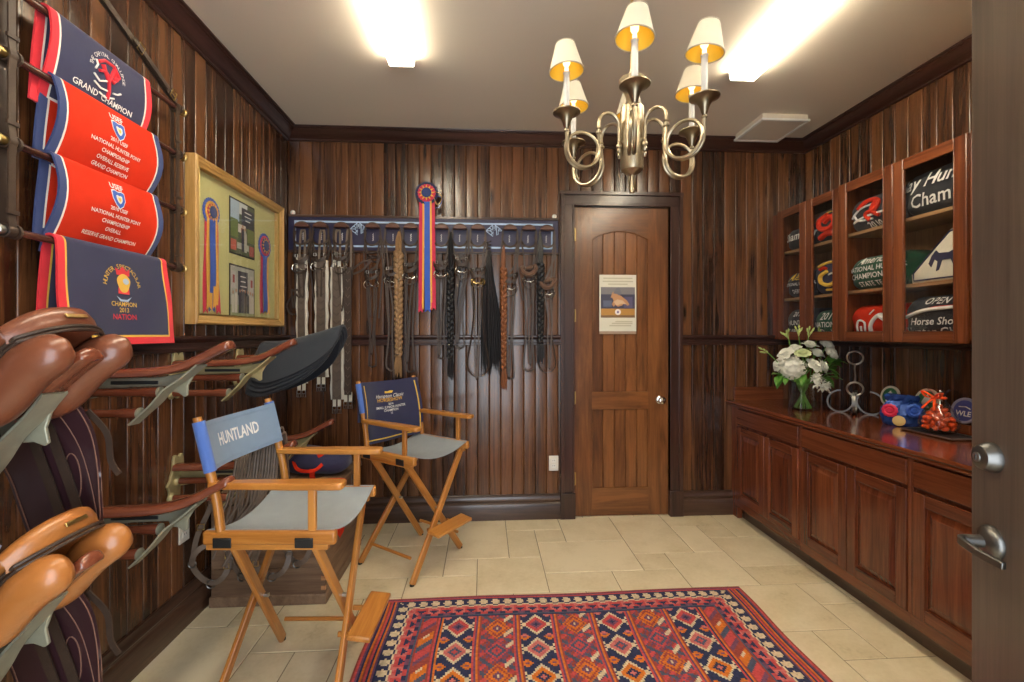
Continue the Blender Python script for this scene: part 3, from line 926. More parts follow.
mb = MB(); mb.box(2.37, XR, 3.507, YB - .001, 1.43, 2.44); struct(mb.build('trim_wall_cabinet_filler', M['cherry'], bevel=.001))

# ---- folded embroidered blankets behind the glass
def folded(y0, y1, z, h, mat, label, lines, col='thread', depth=.20, layers=2, extra=None, x=2.372, roll=1.0):
    """a folded blanket, its rounded fold towards the room; lines: (text, size, height 0-1, shear)"""
    t = thing('folded_blanket', label, 'folded blanket', (x, (y0 + y1) / 2, z), group='embroidered blankets in the wall cabinets')
    w = (y1 - y0) / 2; mb = MB()
    lh = h / layers
    def front(yy, zz):              # x of the rounded front face for a height above the shelf
        k = min(1, max(-1, (zz - h / 2) / (h / 2)))
        return -.0 + .085 * roll * (1 - math.sqrt(max(0, 1 - abs(k) ** 2.4))) + .03 * (yy / w) ** 4
    vs = []; rings = []
    for yy in [-1, -.97, -.9] + lin(-.8, .8, 9) + [.9, .97, 1]:
        sq = 1 - .30 * max(0, abs(yy) - .8) / .2 * abs(yy) ** 8
        ring = []
        for kk in lin(-1, 1, 13):
            zz = h / 2 + kk * h / 2 * sq
            ring.append(V(front(yy * w, zz) + .006 * math.sin(9 * yy + 5 * kk), yy * w, zz))
        ring.append(V(depth, yy * w, h / 2 + h / 2 * sq)); ring.append(V(depth, yy * w, h / 2 - h / 2 * sq))
        rings.append(ring)
    mb.loft(rings)
    mb.build('cloth', M[mat], t, smooth=60)
    tb = MB()
    def fn(x_, y_): return V(front(-x_, y_) - .0115, -x_, y_)
    for (s, size, hh, sh) in lines:
        tb.text(s, size, lambda a, b: fn(a, b + hh * h), 0, shear=sh, bold=.012)
    if lines: tb.build('embroidery', M[col], t, smooth=0)
    if extra: extra(t, fn, h, w)
    return t
def swirl(cols):
    def f(t, fn, h, w):
        for i, (c, pts, r) in enumerate(cols):
            mb = MB(); mb.tube([fn(a, b * h) for a, b in curve_pts([(p[0], p[1], 0) for p in pts], 6) for a, b in [(a, b)]] if False else
                               [fn(p.x, p.y * h) for p in curve_pts([(q[0], q[1], 0) for q in pts], 6)], r, 6)
            mb.build('embroidered_motif', M[c] if c in M else c, t)
    return f
A0, A1, A2, A3 = 2.882, 3.178, 3.185, 3.484     # doors of the corner cabinet
B0, B1, B2, B3 = 2.072, 2.446, 2.456, 2.832
Z1, Z2, Z3 = 1.446, 1.753, 2.123
folded(A2, A3, Z3, .175, 'charcoal', 'charcoal folded blanket with white script, top shelf of the cabinet in the corner', [('Champion', .085, .55, .3)], x=2.388)
folded(A2, A3, Z2, .20, 'charcoal', 'charcoal folded blanket with gold and white lettering, middle shelf behind the corner glass door',
       [('NATIONAL HUNTER', .034, .50, 0), ('DERBY', .04, .22, 0)], extra=lambda t, fn, h, w: (MB().text('Alexis', .085, lambda a, b: fn(a, b + .78 * h), 0, shear=.3, bold=.01).build('gold_script', M['gold'], t, smooth=0)), x=2.388)
folded(A2, A3, Z1, .22, 'charcoal', 'charcoal folded blanket with white lettering, bottom shelf behind the corner glass door',
       [('2012', .05, .80, 0), ('HUNTER', .05, .5, 0), ('CHAMPION', .042, .22, 0)], x=2.388)
folded(A0, A1, Z3, .24, 'charcoal', 'dark folded blanket with a red and gold round emblem on the top shelf', [], x=2.388,
       extra=swirl([('redfab', [(.0, .75), (-.07, .62), (-.06, .40), (.02, .34), (.07, .48), (.04, .66), (-.02, .55)], .018), ('redfab', [(-.09, .14), (0, .22), (.09, .14)], .02),
                    ('gold', [(-.075, .45), (-.05, .75), (.03, .82), (.08, .62), (.07, .40)], .005)]))
folded(A0, A1, Z2, .25, 'navy', 'navy folded blanket with a gold crescent emblem on the middle shelf', [], x=2.388,
       extra=swirl([('gold', [(.0, .62), (-.055, .52), (-.055, .34), (.0, .24), (.06, .28)], .014), ('gold', [(-.10, .80), (-.03, .87), (.04, .87), (.11, .80)], .010),
                    ('redfab', [(-.07, .70), (-.04, .74), (-.01, .70)], .012), ('gold', [(-.03, .12), (.04, .12), (.10, .18)], .009), ('thread', [(.02, .52), (.05, .55), (.09, .5)], .006)]))
folded(A0, A1, Z1, .20, 'green', 'green folded blanket with white lettering on the bottom shelf of the corner cabinet', [('2011', .07, .74, .2), ('NATIONAL', .052, .45, .1), ('Derby', .06, .18, .2)], x=2.388)
folded(B2, B3, Z3, .22, 'charcoal', 'dark folded blanket with a red ribbon emblem and white strokes on the top shelf', [('2010', .05, .10, 0)],
       extra=swirl([('redfab', [(-.10, .62), (-.04, .80), (.04, .72), (.03, .52), (-.04, .42), (-.02, .24)], .014), ('redfab', [(.03, .78), (.0, .5), (.05, .3)], .012),
                    ('thread', [(-.16, .42), (-.08, .62), (.02, .66)], .006), ('thread', [(-.15, .28), (-.05, .36), (.10, .38)], .007), ('thread', [(-.14, .50), (-.10, .30), (.0, .26)], .006)]))
folded(B2, B3, Z2, .21, 'green', 'green folded blanket lettered NATIONAL HUNTER CHAMPIONSHIP on the middle shelf',
       [('American', .062, .84, .35), ('NATIONAL HUNTER', .043, .60, 0), ('CHAMPIONSHIP', .047, .38, 0), ('STATE TEAM', .040, .15, 0)])
folded(B2, B3, Z1, .21, 'redfab', 'scarlet folded blanket with a white horse head on the bottom shelf', [],
       extra=swirl([('thread', [(-.02, .12), (.0, .45), (.05, .68), (.10, .62)], .011), ('thread', [(.05, .66), (.12, .40), (.09, .12)], .013),
                    ('thread', [(-.12, .20), (-.10, .52), (-.05, .46), (-.06, .18)], .006), ('thread', [(-.09, .16), (-.08, .36)], .006), ('thread', [(-.02, .70), (.0, .84)], .004)]))
folded(B0, B1, Z3, .25, 'charcoal', 'charcoal folded blanket with large white script nearest the entrance door, top shelf',
       [('Bay Hunter', .098, .70, .3), ('3  Champion', .096, .30, .3)], x=2.370)
# the blanket folded into a slanted pad with a horse on it
t = thing('folded_blanket', 'off-white slanted blanket with a navy horse and navy piping', 'folded blanket', (2.40, (B0 + B1) / 2, Z2), group='embroidered blankets in the wall cabinets')
mb = MB()
prof = [(-.165, .004), (.165, .004), (.172, .03), (.165, .27), (.13, .285), (.05, .265), (-.02, .20), (-.12, .10), (-.17, .05)]
prof = [(-a, b) for a, b in prof]
r_ = []
for x_, ins in ((0, .012), (.004, .004), (.012, 0), (.05, 0), (.06, .006)):
    cx_, cz_ = -.02, .13
    r_.append([V(x_, cx_ + (a - cx_) * (1 - ins * 6), cz_ + (b - cz_) * (1 - ins * 6)) for a, b in prof])
mb.loft(r_); mb.build('cloth', M['offwhite'], t, smooth=50)
mb = MB(); mb.tube([V(.0, -.02 + (a + .02) * .9, .13 + (b - .13) * .9) for a, b in prof], .0045, 6, closed=True); mb.build('piping', M['navy'], t)
mb = MB()
hs = [(-.07, .16), (-.045, .185), (-.03, .17), (.03, .165), (.055, .175), (.075, .205), (.085, .195), (.10, .19), (.10, .175), (.085, .165), (.06, .14), (.07, .09), (.058, .09), (.04, .13), (-.01, .13),
      (-.03, .08), (-.045, .075), (-.035, .125), (-.055, .14), (-.075, .10), (-.09, .12)]
mb.prism([(-a * .9 - .02, b + .0) for a, b in hs], (-.004, 0, -.02), (0, 1, 0), (0, 0, 1), .004)
mb.build('horse_motif', M['navy'], t)
folded(B0, B1, Z1, .235, 'charcoal', 'charcoal folded blanket with a pink stripe, lettered OPEN and Hunter Classic, bottom shelf',
       [('OPEN', .05, .86, .25), ('Horse Show', .055, .40, .3), ('Hunter Classic', .065, .16, .3)],
       extra=swirl([('thread', [(-.17, .52), (-.05, .66), (.08, .70), (.17, .70)], .010), ('redfab', [(-.17, .56), (-.02, .70), (.08, .73), (.17, .73)], .005)]), x=2.370)
folded(B1 - .17, B1 + .01, Z2, .17, 'green', 'dark green folded blanket tucked behind the off-white one', [], x=2.50, depth=.12)

# ================================================================== THINGS ON THE COUNTER
GL = M['vessel']
vx, vy = 2.245, 3.085
t = thing('vase', 'flared square clear glass vase full of stems', 'vase', (vx, vy, CT))
def sqr(w, z, r=.25):
    return [V(w * math.copysign(abs(math.cos(a)) ** r, math.cos(a)), w * math.copysign(abs(math.sin(a)) ** r, math.sin(a)), z) for a in lin(0, 2 * PI * 27 / 28, 28)]
mb = MB(); mb.loft([sqr(.074, .001), sqr(.076, .012), sqr(.058, .10), sqr(.054, .19), sqr(.050, .19), sqr(.054, .10), sqr(.068, .016), sqr(.02, .014)])
mb.build('glass_body', GL, t)
rf = random.Random(11)
def stem_to(mb_, top, i):
    a = i * 2.4
    b0 = V(.052 * math.cos(a), .052 * math.sin(a), .018)
    nk = V(.034 * math.cos(a + 2.6), .034 * math.sin(a + 2.6), .180)
    pts = curve_pts([b0, b0 * .45 + nk * .55, nk, V(nk.x * .6 + top[0] * .4, nk.y * .6 + top[1] * .4, .19 + (top[2] - .19) * .4), V(*top)], 6)
    mb_.tube(pts, .0036, 6)
def leafq(mb_, base, d, L_, w_, droop=.3):
    base = Vector(base); d = Vector(d).normalized(); s_ = d.cross(V(0, 0, 1))
    s_ = s_.normalized() if s_.length > .01 else V(1, 0, 0)
    nn = s_.cross(d)
    def P(u, w):
        prof = math.sin(PI * min(1, max(0, u)) ** .8) * w_
        return base + d * (u * L_) + s_ * (w * prof) + nn * (abs(w) * prof * .35) - V(0, 0, droop * L_ * u * u)
    mb_.sheet(P, lin(0.02, .99, 7), [-1, 0, 1], .0012)
def bloom(kind, top, i, label, R_, mat, group='white flowers in the glass vase'):
    t_ = thing(kind, label, 'flower', (vx, vy, CT), group=group)
    mb_ = MB(); stem_to(mb_, top, i); mb_.build('stem', M['stem'], t_)
    mb_ = MB(); c = Vector(top); out = (c - V(0, 0, .26)).normalized()
    u = out.orthogonal().normalized(); w = out.cross(u)
    if kind == 'white_hydrangea':
        for k in range(150):
            ph = rf.random() * 2 * PI; th = math.acos(1 - 1.6 * rf.random())
            d = out * math.cos(th) + (u * math.cos(ph) + w * math.sin(ph)) * math.sin(th)
            p_ = c + d * R_ * (.88 + .2 * rf.random())
            u2 = d.orthogonal().normalized(); w2 = d.cross(u2); a0 = rf.random() * 2
            for q in range(4):
                an = a0 + q * PI / 2
                e_ = u2 * math.cos(an) + w2 * math.sin(an); f_ = d.cross(e_)
                s = .014
                mb_.add([p_, p_ + e_ * s * .6 + f_ * s * .5, p_ + e_ * s * 1.15 + d * .004, p_ + e_ * s * .6 - f_ * s * .5], [(0, 1, 2, 3)])
        mb_.ball(c, R_ * .85, n=14)
    elif kind in ('white_rose', 'white_lisianthus'):
        layers = 5 if kind == 'white_rose' else 3
        for l in range(layers):
            n_ = 4 + l; open_ = .25 + .75 * l / (layers - 1) + (.1 if kind != 'white_rose' else 0)
            for q in range(n_):
                an = 2 * PI * q / n_ + l * .7
                e_ = u * math.cos(an) + w * math.sin(an); f_ = out.cross(e_)
                def P(a, b, e_=e_, f_=f_, o_=open_):
                    wid = R_ * .62 * math.sin(PI * (.12 + .80 * a)) ** .7
                    rad = R_ * (.10 + o_ * (.75 * a + .25 * a * a))
                    hgt = R_ * (1.15 * a - (.75 * o_) * a ** 2.2)
                    return c + e_ * (rad - .25 * wid * b * b) + f_ * (b * wid) + out * (hgt - R_ * .35)
                mb_.sheet(P, lin(0, 1, 6), lin(-1, 1, 5), .001)
        mb_.ball(c + out * R_ * .05, R_ * .3, n=8)
    elif kind == 'white_lily_spray':
        for k in range(7):
            d = (out + u * rf.uniform(-.9, .9) + w * rf.uniform(-.9, .9)).normalized(); cc = c + d * R_ * rf.uniform(.2, 1.0)
            u2 = d.orthogonal().normalized(); w2 = d.cross(u2)
            for q in range(6):
                an = q * PI / 3 + k
                e_ = u2 * math.cos(an) + w2 * math.sin(an)
                leafq(mb_, cc, e_ + d * .5, .036, .010, .1)
    elif kind == 'green_bud_stem':
        for k in range(5):
            d = (out + u * rf.uniform(-.5, .5) + w * rf.uniform(-.5, .5)).normalized(); cc = c + d * R_ * (.5 + .35 * k)
            mb_.tube([c, cc], .0016, 5); pts = [cc, cc + d * .012, cc + d * .024, cc + d * .034]
            mb_.tube(pts, [.002, .0065, .0055, .001], 8)
    elif kind == 'leaf_sprig':
        for k in range(6):
            d = (out + u * rf.uniform(-1, 1) + w * rf.uniform(-1, 1)).normalized()
            leafq(mb_, c - out * .02 * k * .5, d, R_, R_ * .30, .35)
    mb_.build('leaves' if kind == 'leaf_sprig' else 'buds' if kind == 'green_bud_stem' else 'bloom', M[mat], t_, smooth=60)
rgt = V(.998, -.06, 0); tow = V(-.59, -.80, 0)            # to the right / towards the room, for arranging the bunch
def at(r, f, z): return tuple(rgt * r + tow * f + V(0, 0, z))
bloom('white_hydrangea', at(-.075, .06, .30), 0, 'big white hydrangea head at the front left of the bunch', .082, 'petal')
bloom('white_rose', at(.0, .07, .40), 1, 'greenish cream rose at the upper middle of the bunch', .050, 'petalgreen')
for i, (r, f, z, lab) in enumerate([(-.06, .0, .43, 'white rose at the top left of the bunch'), (.10, .03, .40, 'white rose at the upper right of the bunch beside the cream one'),
                                    (.17, -.02, .46, 'white rose at the top right corner of the bunch'), (-.17, .0, .32, 'white rose low on the far left of the bunch'),
                                    (.20, .0, .40, 'white rose farthest right in the bunch')]):
    bloom('white_rose', at(r, f, z), i + 2, lab, .05, 'petal')
for i, (r, f, z, lab) in enumerate([(.05, .02, .46, 'open white lisianthus at the very top of the bunch'), (.08, .09, .32, 'open white lisianthus in the middle of the bunch'),
                                    (.14, .06, .31, 'open white lisianthus at the right of the bunch under the roses'), (-.12, .05, .40, 'open white lisianthus above the hydrangea')]):
    bloom('white_lisianthus', at(r, f, z), i + 7, lab, .052, 'petal')
bloom('white_lily_spray', at(.075, .10, .235), 11, 'spray of small white blossoms hanging low at the front', .060, 'petal')
bloom('white_lily_spray', at(.12, .08, .20), 12, 'lowest spray of small white blossoms at the right', .050, 'petal')
for i, (r, f, z, lab) in enumerate([(-.10, -.02, .50, 'tall stem of green buds at the upper left of the bunch'), (-.03, -.03, .52, 'tallest stem of green buds in the bunch'),
                                    (.04, -.02, .51, 'stem of green buds at the top middle of the bunch'), (-.24, .02, .40, 'stem of green buds reaching out to the left'),
                                    (.10, -.04, .51, 'stem of green buds at the top right of the bunch')]):
    bloom('green_bud_stem', at(r, f, z), i + 13, lab, .03, 'bud')
for i, (r, f, z, lab) in enumerate([(-.16, .05, .24, 'leaf sprig low on the left of the bunch'), (.20, .02, .30, 'leaf sprig on the right of the bunch'),
                                    (.23, -.02, .34, 'leaf sprig farthest right in the bunch'), (.0, .10, .26, 'leaf sprig under the hydrangea'),
                                    (.18, .05, .235, 'drooping leaf sprig at the lower right of the bunch')]):
    bloom('leaf_sprig', at(r, f, z), i + 18, lab, .085, 'leaf')

# ---- horseshoe stand
t = thing('horseshoe_stand', 'steel stand of horseshoes with a ring on a twisted stem', 'ornament', (2.50, 2.93, CT), (0, 0, -.75))
def shoe(mb_, M4):
    pts = []
    for a in lin(-150, 150, 22):
        an = math.radians(a - 90)
        pts.append(M4 @ V(.070 * math.cos(an), 0, .070 * math.sin(an) * 1.08))
    mb_.strap(pts, .020, .009, M4.to_3x3() @ V(0, 1, 0))
for k, (ry, px) in enumerate(((0, -.082), (0, .082))):
    mb = MB(); shoe(mb, Matrix.Translation((px, 0, .0765)) @ Matrix.Rotation(math.radians(30 * (1 if px < 0 else -1)), 4, 'Y')); mb.build('horseshoe', M['pewter'], t)
for k in (-1, 1):
    mb = MB(); shoe(mb, Matrix.Translation((0, .082 * k, .0765)) @ Matrix.Rotation(PI / 2, 4, 'Z')); mb.build('horseshoe', M['pewter'], t)
mb = MB(); mb.ring((0, 0, .165), .044, .006, (0, 1, 0), 28, 8); mb.build('middle_ring', M['steel'], t)
mb = MB(); mb.tube([(0, 0, .21), (.002, 0, .25), (-.002, 0, .30), (0, 0, .335)], [.006, .0045, .0045, .006], 8); mb.build('stem', M['steel'], t)
mb = MB(); mb.ring((0, 0, .375), .044, .0055, (0, 1, 0), 28, 8); mb.build('top_ring', M['steel'], t)
mb = MB(); mb.tube([(-.17, 0, .17), (-.20, 0, .172), (-.225, 0, .18)], [.006, .005, .008], 8); mb.tube([(-.14, 0, .125), (-.155, 0, .16), (-.17, 0, .17)], .006, 8); mb.build('hook', M['steel'], t)

# ---- crumpled blue gift bag
t = thing('gift_bag', 'crumpled blue gift bag with a red rosette and gold sticker', 'bag', (2.45, 2.53, CT), (0, 0, -.75))
mb = MB(); rings = []
rg = random.Random(5)
for z, rx, ry in ((.002, .085, .050), (.02, .098, .058), (.06, .104, .062), (.10, .100, .056), (.125, .080, .040), (.140, .066, .028), (.155, .075, .040), (.175, .085, .048)):
    ring = []
    for i in range(30):
        a = 2 * PI * i / 30; q = 1 + .05 * math.sin(5 * a + z * 60) + .05 * rg.uniform(-1, 1)
        ring.append(V(rx * q * math.cos(a), ry * q * math.sin(a), z + .010 * rg.uniform(-1, 1) * (z > .02)))
    rings.append(ring)
mb.loft(rings); mb.build('bag', plain('blue_foil', (.03, .085, .34), .25, .35, 1.0, 40, .5, 30), t, smooth=0)
def disc_on(mb_, c, n, r, th=.004, wave=None):
    mb_.lathe([(0, 0), (r, 0), (r, th * .6), (r * .9, th), (0, th)], c, n, 24, wave=wave)
mb = MB(); mb.lathe([(0, 0), (.036, .0), (.038, .004), (.027, .010), (.018, .004), (.012, .010), (0, .011)], (-.056, -.060, .090), (-.2, -1, .15), 32, wave=lambda a: 1 + .06 * math.sin(12 * a)); mb.build('red_rosette', M['crimson'], t)
mb = MB(); mb.lathe([(0, 0), (.036, .0), (.038, .004), (.027, .010), (.018, .004), (.012, .010), (0, .011)], (.050, -.060, .098), (.2, -1, .15), 32, wave=lambda a: 1 + .06 * math.sin(12 * a)); mb.build('blue_rosette', M['blue'], t)
mb = MB(); disc_on(mb, (-.016, -.066, .034), (0, -1, .1), .030); mb.build('gold_sticker', flat_col('pale_gold', (.60, .42, .16), .4), t)

# ---- round plaques leaning on the wall
def plaque(y, z, label, field, rim, motif, r=.062):
    t_ = thing('round_plaque', label, 'plaque', (2.572, y, z + r), (0, math.radians(12), 0))
    mb_ = MB(); mb_.lathe([(0, -.006), (r, -.006), (r, .004), (r * .93, .006), (r * .80, .003)], (0, 0, 0), (-1, 0, 0), 36); mb_.build('rim', M[rim] if rim in M else rim, t_)
    mb_ = MB(); mb_.lathe([(r * .80, .003), (0, .004)], (0, 0, 0), (-1, 0, 0), 36); mb_.build('field', M[field] if field in M else field, t_)
    mb_ = MB()
    if motif == 'horse':
        hp = [(-.30, -.55), (-.35, -.1), (-.15, .35), (.05, .55), (.10, .42), (.35, .25), (.55, -.02), (.45, -.12), (.20, .0), (.15, -.2), (.35, -.55)]
        mb_.prism([(-a * r, b * r) for a, b in hp], (-.0045, 0, 0), (0, 1, 0), (0, 0, 1), -.001)
    else:
        mb_.text(motif, r * .55, lambda a, b: V(-.0055, -a, b - r * .25), 0, bold=.02)
        mb_.tube([V(-.0055, -r * .45, r * .15), V(-.0055, -r * .1, r * .3), V(-.0055, r * .4, r * .25)], .003, 5)
    mb_.build('motif', M['thread'], t_, smooth=0)
gp = flat_col('green_enamel', (.02, .16, .06), .35); bp_ = flat_col('blue_enamel', (.06, .07, .28), .35)
plaque(2.74, CT + .075, 'round green plaque with a white horse head, behind the blue gift bag', gp, 'offwhite', 'horse', .066)
plaque(2.50, CT + .075, 'round green plaque with a white horse head, just left of the jar of orange sweets', gp, 'offwhite', 'horse', .072)
plaque(2.29, CT + .055, 'round blue plaque with white letters at the right of the jar', bp_, flat_col('lavender_rim', (.30, .30, .42), .4), 'WLE', .070)
for (y, r) in ((2.74, .05), (2.50, .05), (2.29, .05)):
    tq = thing('wooden_block', 'small dark wooden block under the %s plaque' % {2.74: 'green far', 2.50: 'green near', 2.29: 'blue'}[y], 'stand', (2.575, y, CT))
    mb = MB(); mb.box(-.035, .03, -r, r, 0, .075 if y > 2.3 else .055); mb.build('block', M['cherry'], tq, bevel=.003)
# ---- tray, jar and sweets
tr = thing('tray', 'dark flat tray with a silver rim under the jar', 'tray', (2.42, 2.29, CT))
mb = MB(); mb.box(-.085, .075, -.15, .125, .001, .010); mb.build('tray_base', M['charcoal'] if False else M['black'], tr, bevel=.002)
mb = MB(); mb.tube([(-.088, -.153, .009), (-.088, .128, .009), (.078, .128, .009), (.078, -.153, .009)], .004, 6, closed=True); mb.build('rim', M['steel'], tr)
jx, jy = 2.42, 2.285
t = thing('glass_jar', 'round bellied clear glass jar with an orange ribbon tied at its neck', 'jar', (jx, jy, CT + .011))
t.scale = (1.12, 1.12, 1.14)
mb = MB(); mb.lathe([(0, .001), (.050, .001), (.066, .010), (.077, .035), (.076, .060), (.062, .095), (.042, .125), (.026, .150), (.022, .165), (.030, .19), (.046, .205),
                     (.043, .205), (.027, .19), (.019, .165), (.023, .150), (.039, .125), (.059, .095), (.073, .060), (.074, .035), (.063, .012), (0, .008)], n=32)
mb.build('glass_body', GL, t)
mb = MB(); mb.ring((0, 0, .163), .025, .005, n=20)
for s in (-1, 1):
    mb.strap(curve_pts([(-.022, 0, .163), (-.035, s * .030, .185), (-.036, s * .05, .19), (-.034, s * .030, .165), (-.024, 0, .163)], 6), .014, .002, (1, 0, 0))
    mb.strap(curve_pts([(-.024, 0, .163), (-.040, s * .015, .14), (-.056, s * .03, .11)], 6), .012, .002, (0, 1, 0))
tag(mb.build('ribbon', flat_col('orange_ribbon', (.85, .09, .02), .4), t), 'orange ribbon')
rs = random.Random(4); spots = []
for z, R_, n_ in ((.028, .056, 9), (.030, .025, 4), (.052, .060, 10), (.055, .028, 5), (.076, .052, 9), (.080, .022, 4), (.100, .038, 7), (.122, .022, 4), (.142, .012, 2)):
    for k in range(n_):
        a = 2 * PI * k / n_ + z * 31
        spots.append((R_ * math.cos(a), R_ * math.sin(a), z))
mb = MB(); mb.ball((0, 0, 0), (.017, .011, .012), n=10)
sw = tag(mb.build('orange_sweet', M['orange']), 'orange sugar sweet piled inside the glass jar', 'sweet', 'orange sweets in the jar')
for i, s in enumerate(spots):
    o = sw if i == 0 else copy_tree(sw)
    o.location = (jx + s[0], jy + s[1], CT + .011 + s[2]); o.rotation_euler = (rs.uniform(-.5, .5), rs.uniform(-.5, .5), rs.uniform(0, 3))
# ================================================================== LEFT WALL
# ---- blanket ladder of four rods hung on leather straps
RX = XL + .075
rods_z = [2.535, 2.320, 2.058, 1.788]
lad = thing('blanket_rack', 'ladder of four leather covered rods with brass ends hung on straps on the left wall', 'rack', (0, 0, 0))
mbs = []
for k, z in enumerate(rods_z):
    mb = MB(); mb.tube([(RX, 1.435, z), (RX, 2.275, z)], .0125, 12)
    r_ = mb.build('rod', M['rodwood'], lad)
    for s, y in ((-1, 1.435), (1, 2.275)):
        mb = MB(); mb.lathe([(.0135, -.035), (.0145, -.03), (.0145, -.006), (.018, -.004), (.018, .002), (.014, .006), (.007, .008), (0, .009)], (RX, y, z), (0, s, 0), 16)
        mb.build('end_cap', M['brass'] if not (k == 3 and s < 0) else M['steel'], r_)
for y in (1.468, 2.215):
    mb = MB()
    for k in range(3):
        za, zb = rods_z[k], rods_z[k + 1]
        mb.strap([(RX + .017, y, za), (RX + .012, y, za - .04), (RX + .012, y, zb + .04), (RX + .017, y, zb)], .022, .005, (0, 1, 0))
        mb.strap([(RX - .017, y, za), (RX - .012, y, za - .04), (RX - .012, y, zb + .04), (RX - .017, y, zb)], .022, .005, (0, 1, 0))
    for z in rods_z:
        mb.strap([(RX + .019 * math.cos(a), y, z + .019 * math.sin(a)) for a in lin(0, 2 * PI, 17)[:-1]], .024, .005, (0, 1, 0), closed=True)
        mb.strap([(RX + .020 * math.cos(a), y + .022, z + .020 * math.sin(a)) for a in lin(0, 2 * PI, 17)[:-1]], .008, .006, (0, 1, 0), closed=True)
    for z in rods_z[1:]:
        mb.box(RX + .012, RX + .019, y - .018, y + .018, z + .05, z + .062)
    mb.build('strap', M['leather'], lad)
hk = V(RX - .02, 1.60, 2.860)
for y in (1.475, 2.205):
    mb = MB()
    a = V(RX + .004, y, rods_z[0] + .02)
    d = (hk - a); n_ = d.normalized()
    up_ = d.cross(V(1, 0, 0)).normalized()
    mb.strap([a + V(.010, 0, 0), a + d * .5 + V(.012, 0, 0), hk + V(.010, 0, 0)], .026, .005, up_)
    mb.strap([a - V(.004, 0, 0), a + d * .5 - V(.002, 0, 0), hk - V(.002, 0, 0)], .026, .005, up_)
    mb.strap([a + d * .10 + V(.017, 0, 0), a + d * .42 + V(.019, 0, 0)], .022, .004, up_)
    st_ = mb.build('strap', M['leather'], lad)
    mb = MB()
    for q in (.05, .36):
        c = a + d * q + V(.018, 0, 0)
        w = .020
        mb.tube([c + up_ * w + n_ * .014, c + up_ * w - n_ * .014, c - up_ * w - n_ * .014, c - up_ * w + n_ * .014], .003, 6, closed=True)
        mb.tube([c + n_ * .014, c - n_ * .016], .002, 6)
    mb.build('buckle', M['brass'], st_)
mb = MB(); mb.lathe([(.022, 0), (.022, .004), (.010, .008), (.008, .05), (.012, .055), (.012, .062), (0, .064)], (XL, hk.y, hk.z), (1, 0, 0), 16); mb.build('wall_hook', M['brass'], lad)

# ---- the four award blankets
def blanket(k, y0, y1, drop, back, body, trim, pipe, label, tuck, tw=.028, lines=(), extra=None, shift=-.022):
    z0 = rods_z[k]; t = thing('award_blanket', label, 'blanket', (RX, (y0 + y1) / 2, z0), group='award blankets on the rod ladder')
    w = (y1 - y0) / 2
    R_ = .020
    def P(u, s):                                   # u across (-1..1), s along the drape: <0 back flap, >0 front flap
        y = u * w
        wob = .004 * math.sin(5 * u + 2 * s * 8) * min(1, abs(s) * 8)
        arc = R_ * PI / 2
        if abs(s) < arc:
            a = s / R_
            p = V(R_ * math.sin(a), y, R_ * math.cos(a))
        elif s > 0:
            l = s - arc; q = l / (drop - arc)
            x = R_ + (.035 * math.sin(min(1, q * 1.25) * PI) * (.7 if k else .3) - .052 * q * q if tuck else .030 * q) + wob
            p = V(x, y * (1 + (.05 * q if not tuck else -.03 * q * q)), -l)
        else:
            l = -s - arc; q = l / back
            p = V(-R_ - .006 * q + wob * .5, y + shift * q, -l)
        return p
    us = sorted(set([-1, -1 + tw / w, -1 + (tw + .007) / w, 1 - (tw + .007) / w, 1 - tw / w, 1] + [round(x, 3) for x in lin(-.7, .7, 9)]))
    ss = lin(-back, -R_ * 1.6, 8) + lin(-R_ * 1.5, R_ * 1.5, 9) + lin(R_ * 1.7, drop - tw - .008, 10) + [drop - tw, drop]
    def mi(u, s):
        e = min((1 - abs(u)) * w, drop - s if s > 0 else back + s)
        return 1 if e < tw else (2 if e < tw + .007 else 0)
    mb = MB(); mb.sheet(P, us, ss, .007, mi)
    mb.build('cloth', [M[body], M[trim], M[pipe]], t, smooth=60)
    def fn(x, y, o=.0055):                        # y = distance below the rod centre, negative down
        e = .002
        p = P(x / w, -y); q1 = P((x + e) / w, -y); q2 = P(x / w, -y + e)
        n = (q1 - p).cross(q2 - p); n.normalize()
        if n.x < 0: n = -n
        return p + n * o
    for (s, size, yy, col, nm) in lines:
        mb = MB(); mb.text(s, size, lambda a, b: fn(a, b + yy), bold=.012); mb.build(nm, M[col], t, smooth=0)
    if extra: extra(t, fn)
    return t
def shield(t, fn, cy, txt='USEF', s=1.0):
    mb = MB(); mb.text(txt, .034 * s, lambda a, b: fn(a, b + cy + .040 * s), bold=.02); mb.build('embroidered_letters', M['thread'], t, smooth=0)
    out = [(-.036, .02), (-.02, .026), (0, .02), (.02, .026), (.036, .02), (.036, -.015), (.022, -.042), (0, -.058), (-.022, -.042), (-.036, -.015)]
    for nm, sc, col, o in (('badge_border', 1.0, 'thread', .0058), ('badge', .88, 'blue', .0064), ('badge_centre', .45, 'cream', .007), ('badge_mark', .22, 'gold', .0076)):
        mb = MB(); vs = [fn(a * s * sc, (b * sc - .016 * (1 - sc)) * s + cy, o) for a, b in out]
        mb.add(vs, [tuple(range(len(vs)))]); mb.build(nm, M[col], t, smooth=0)
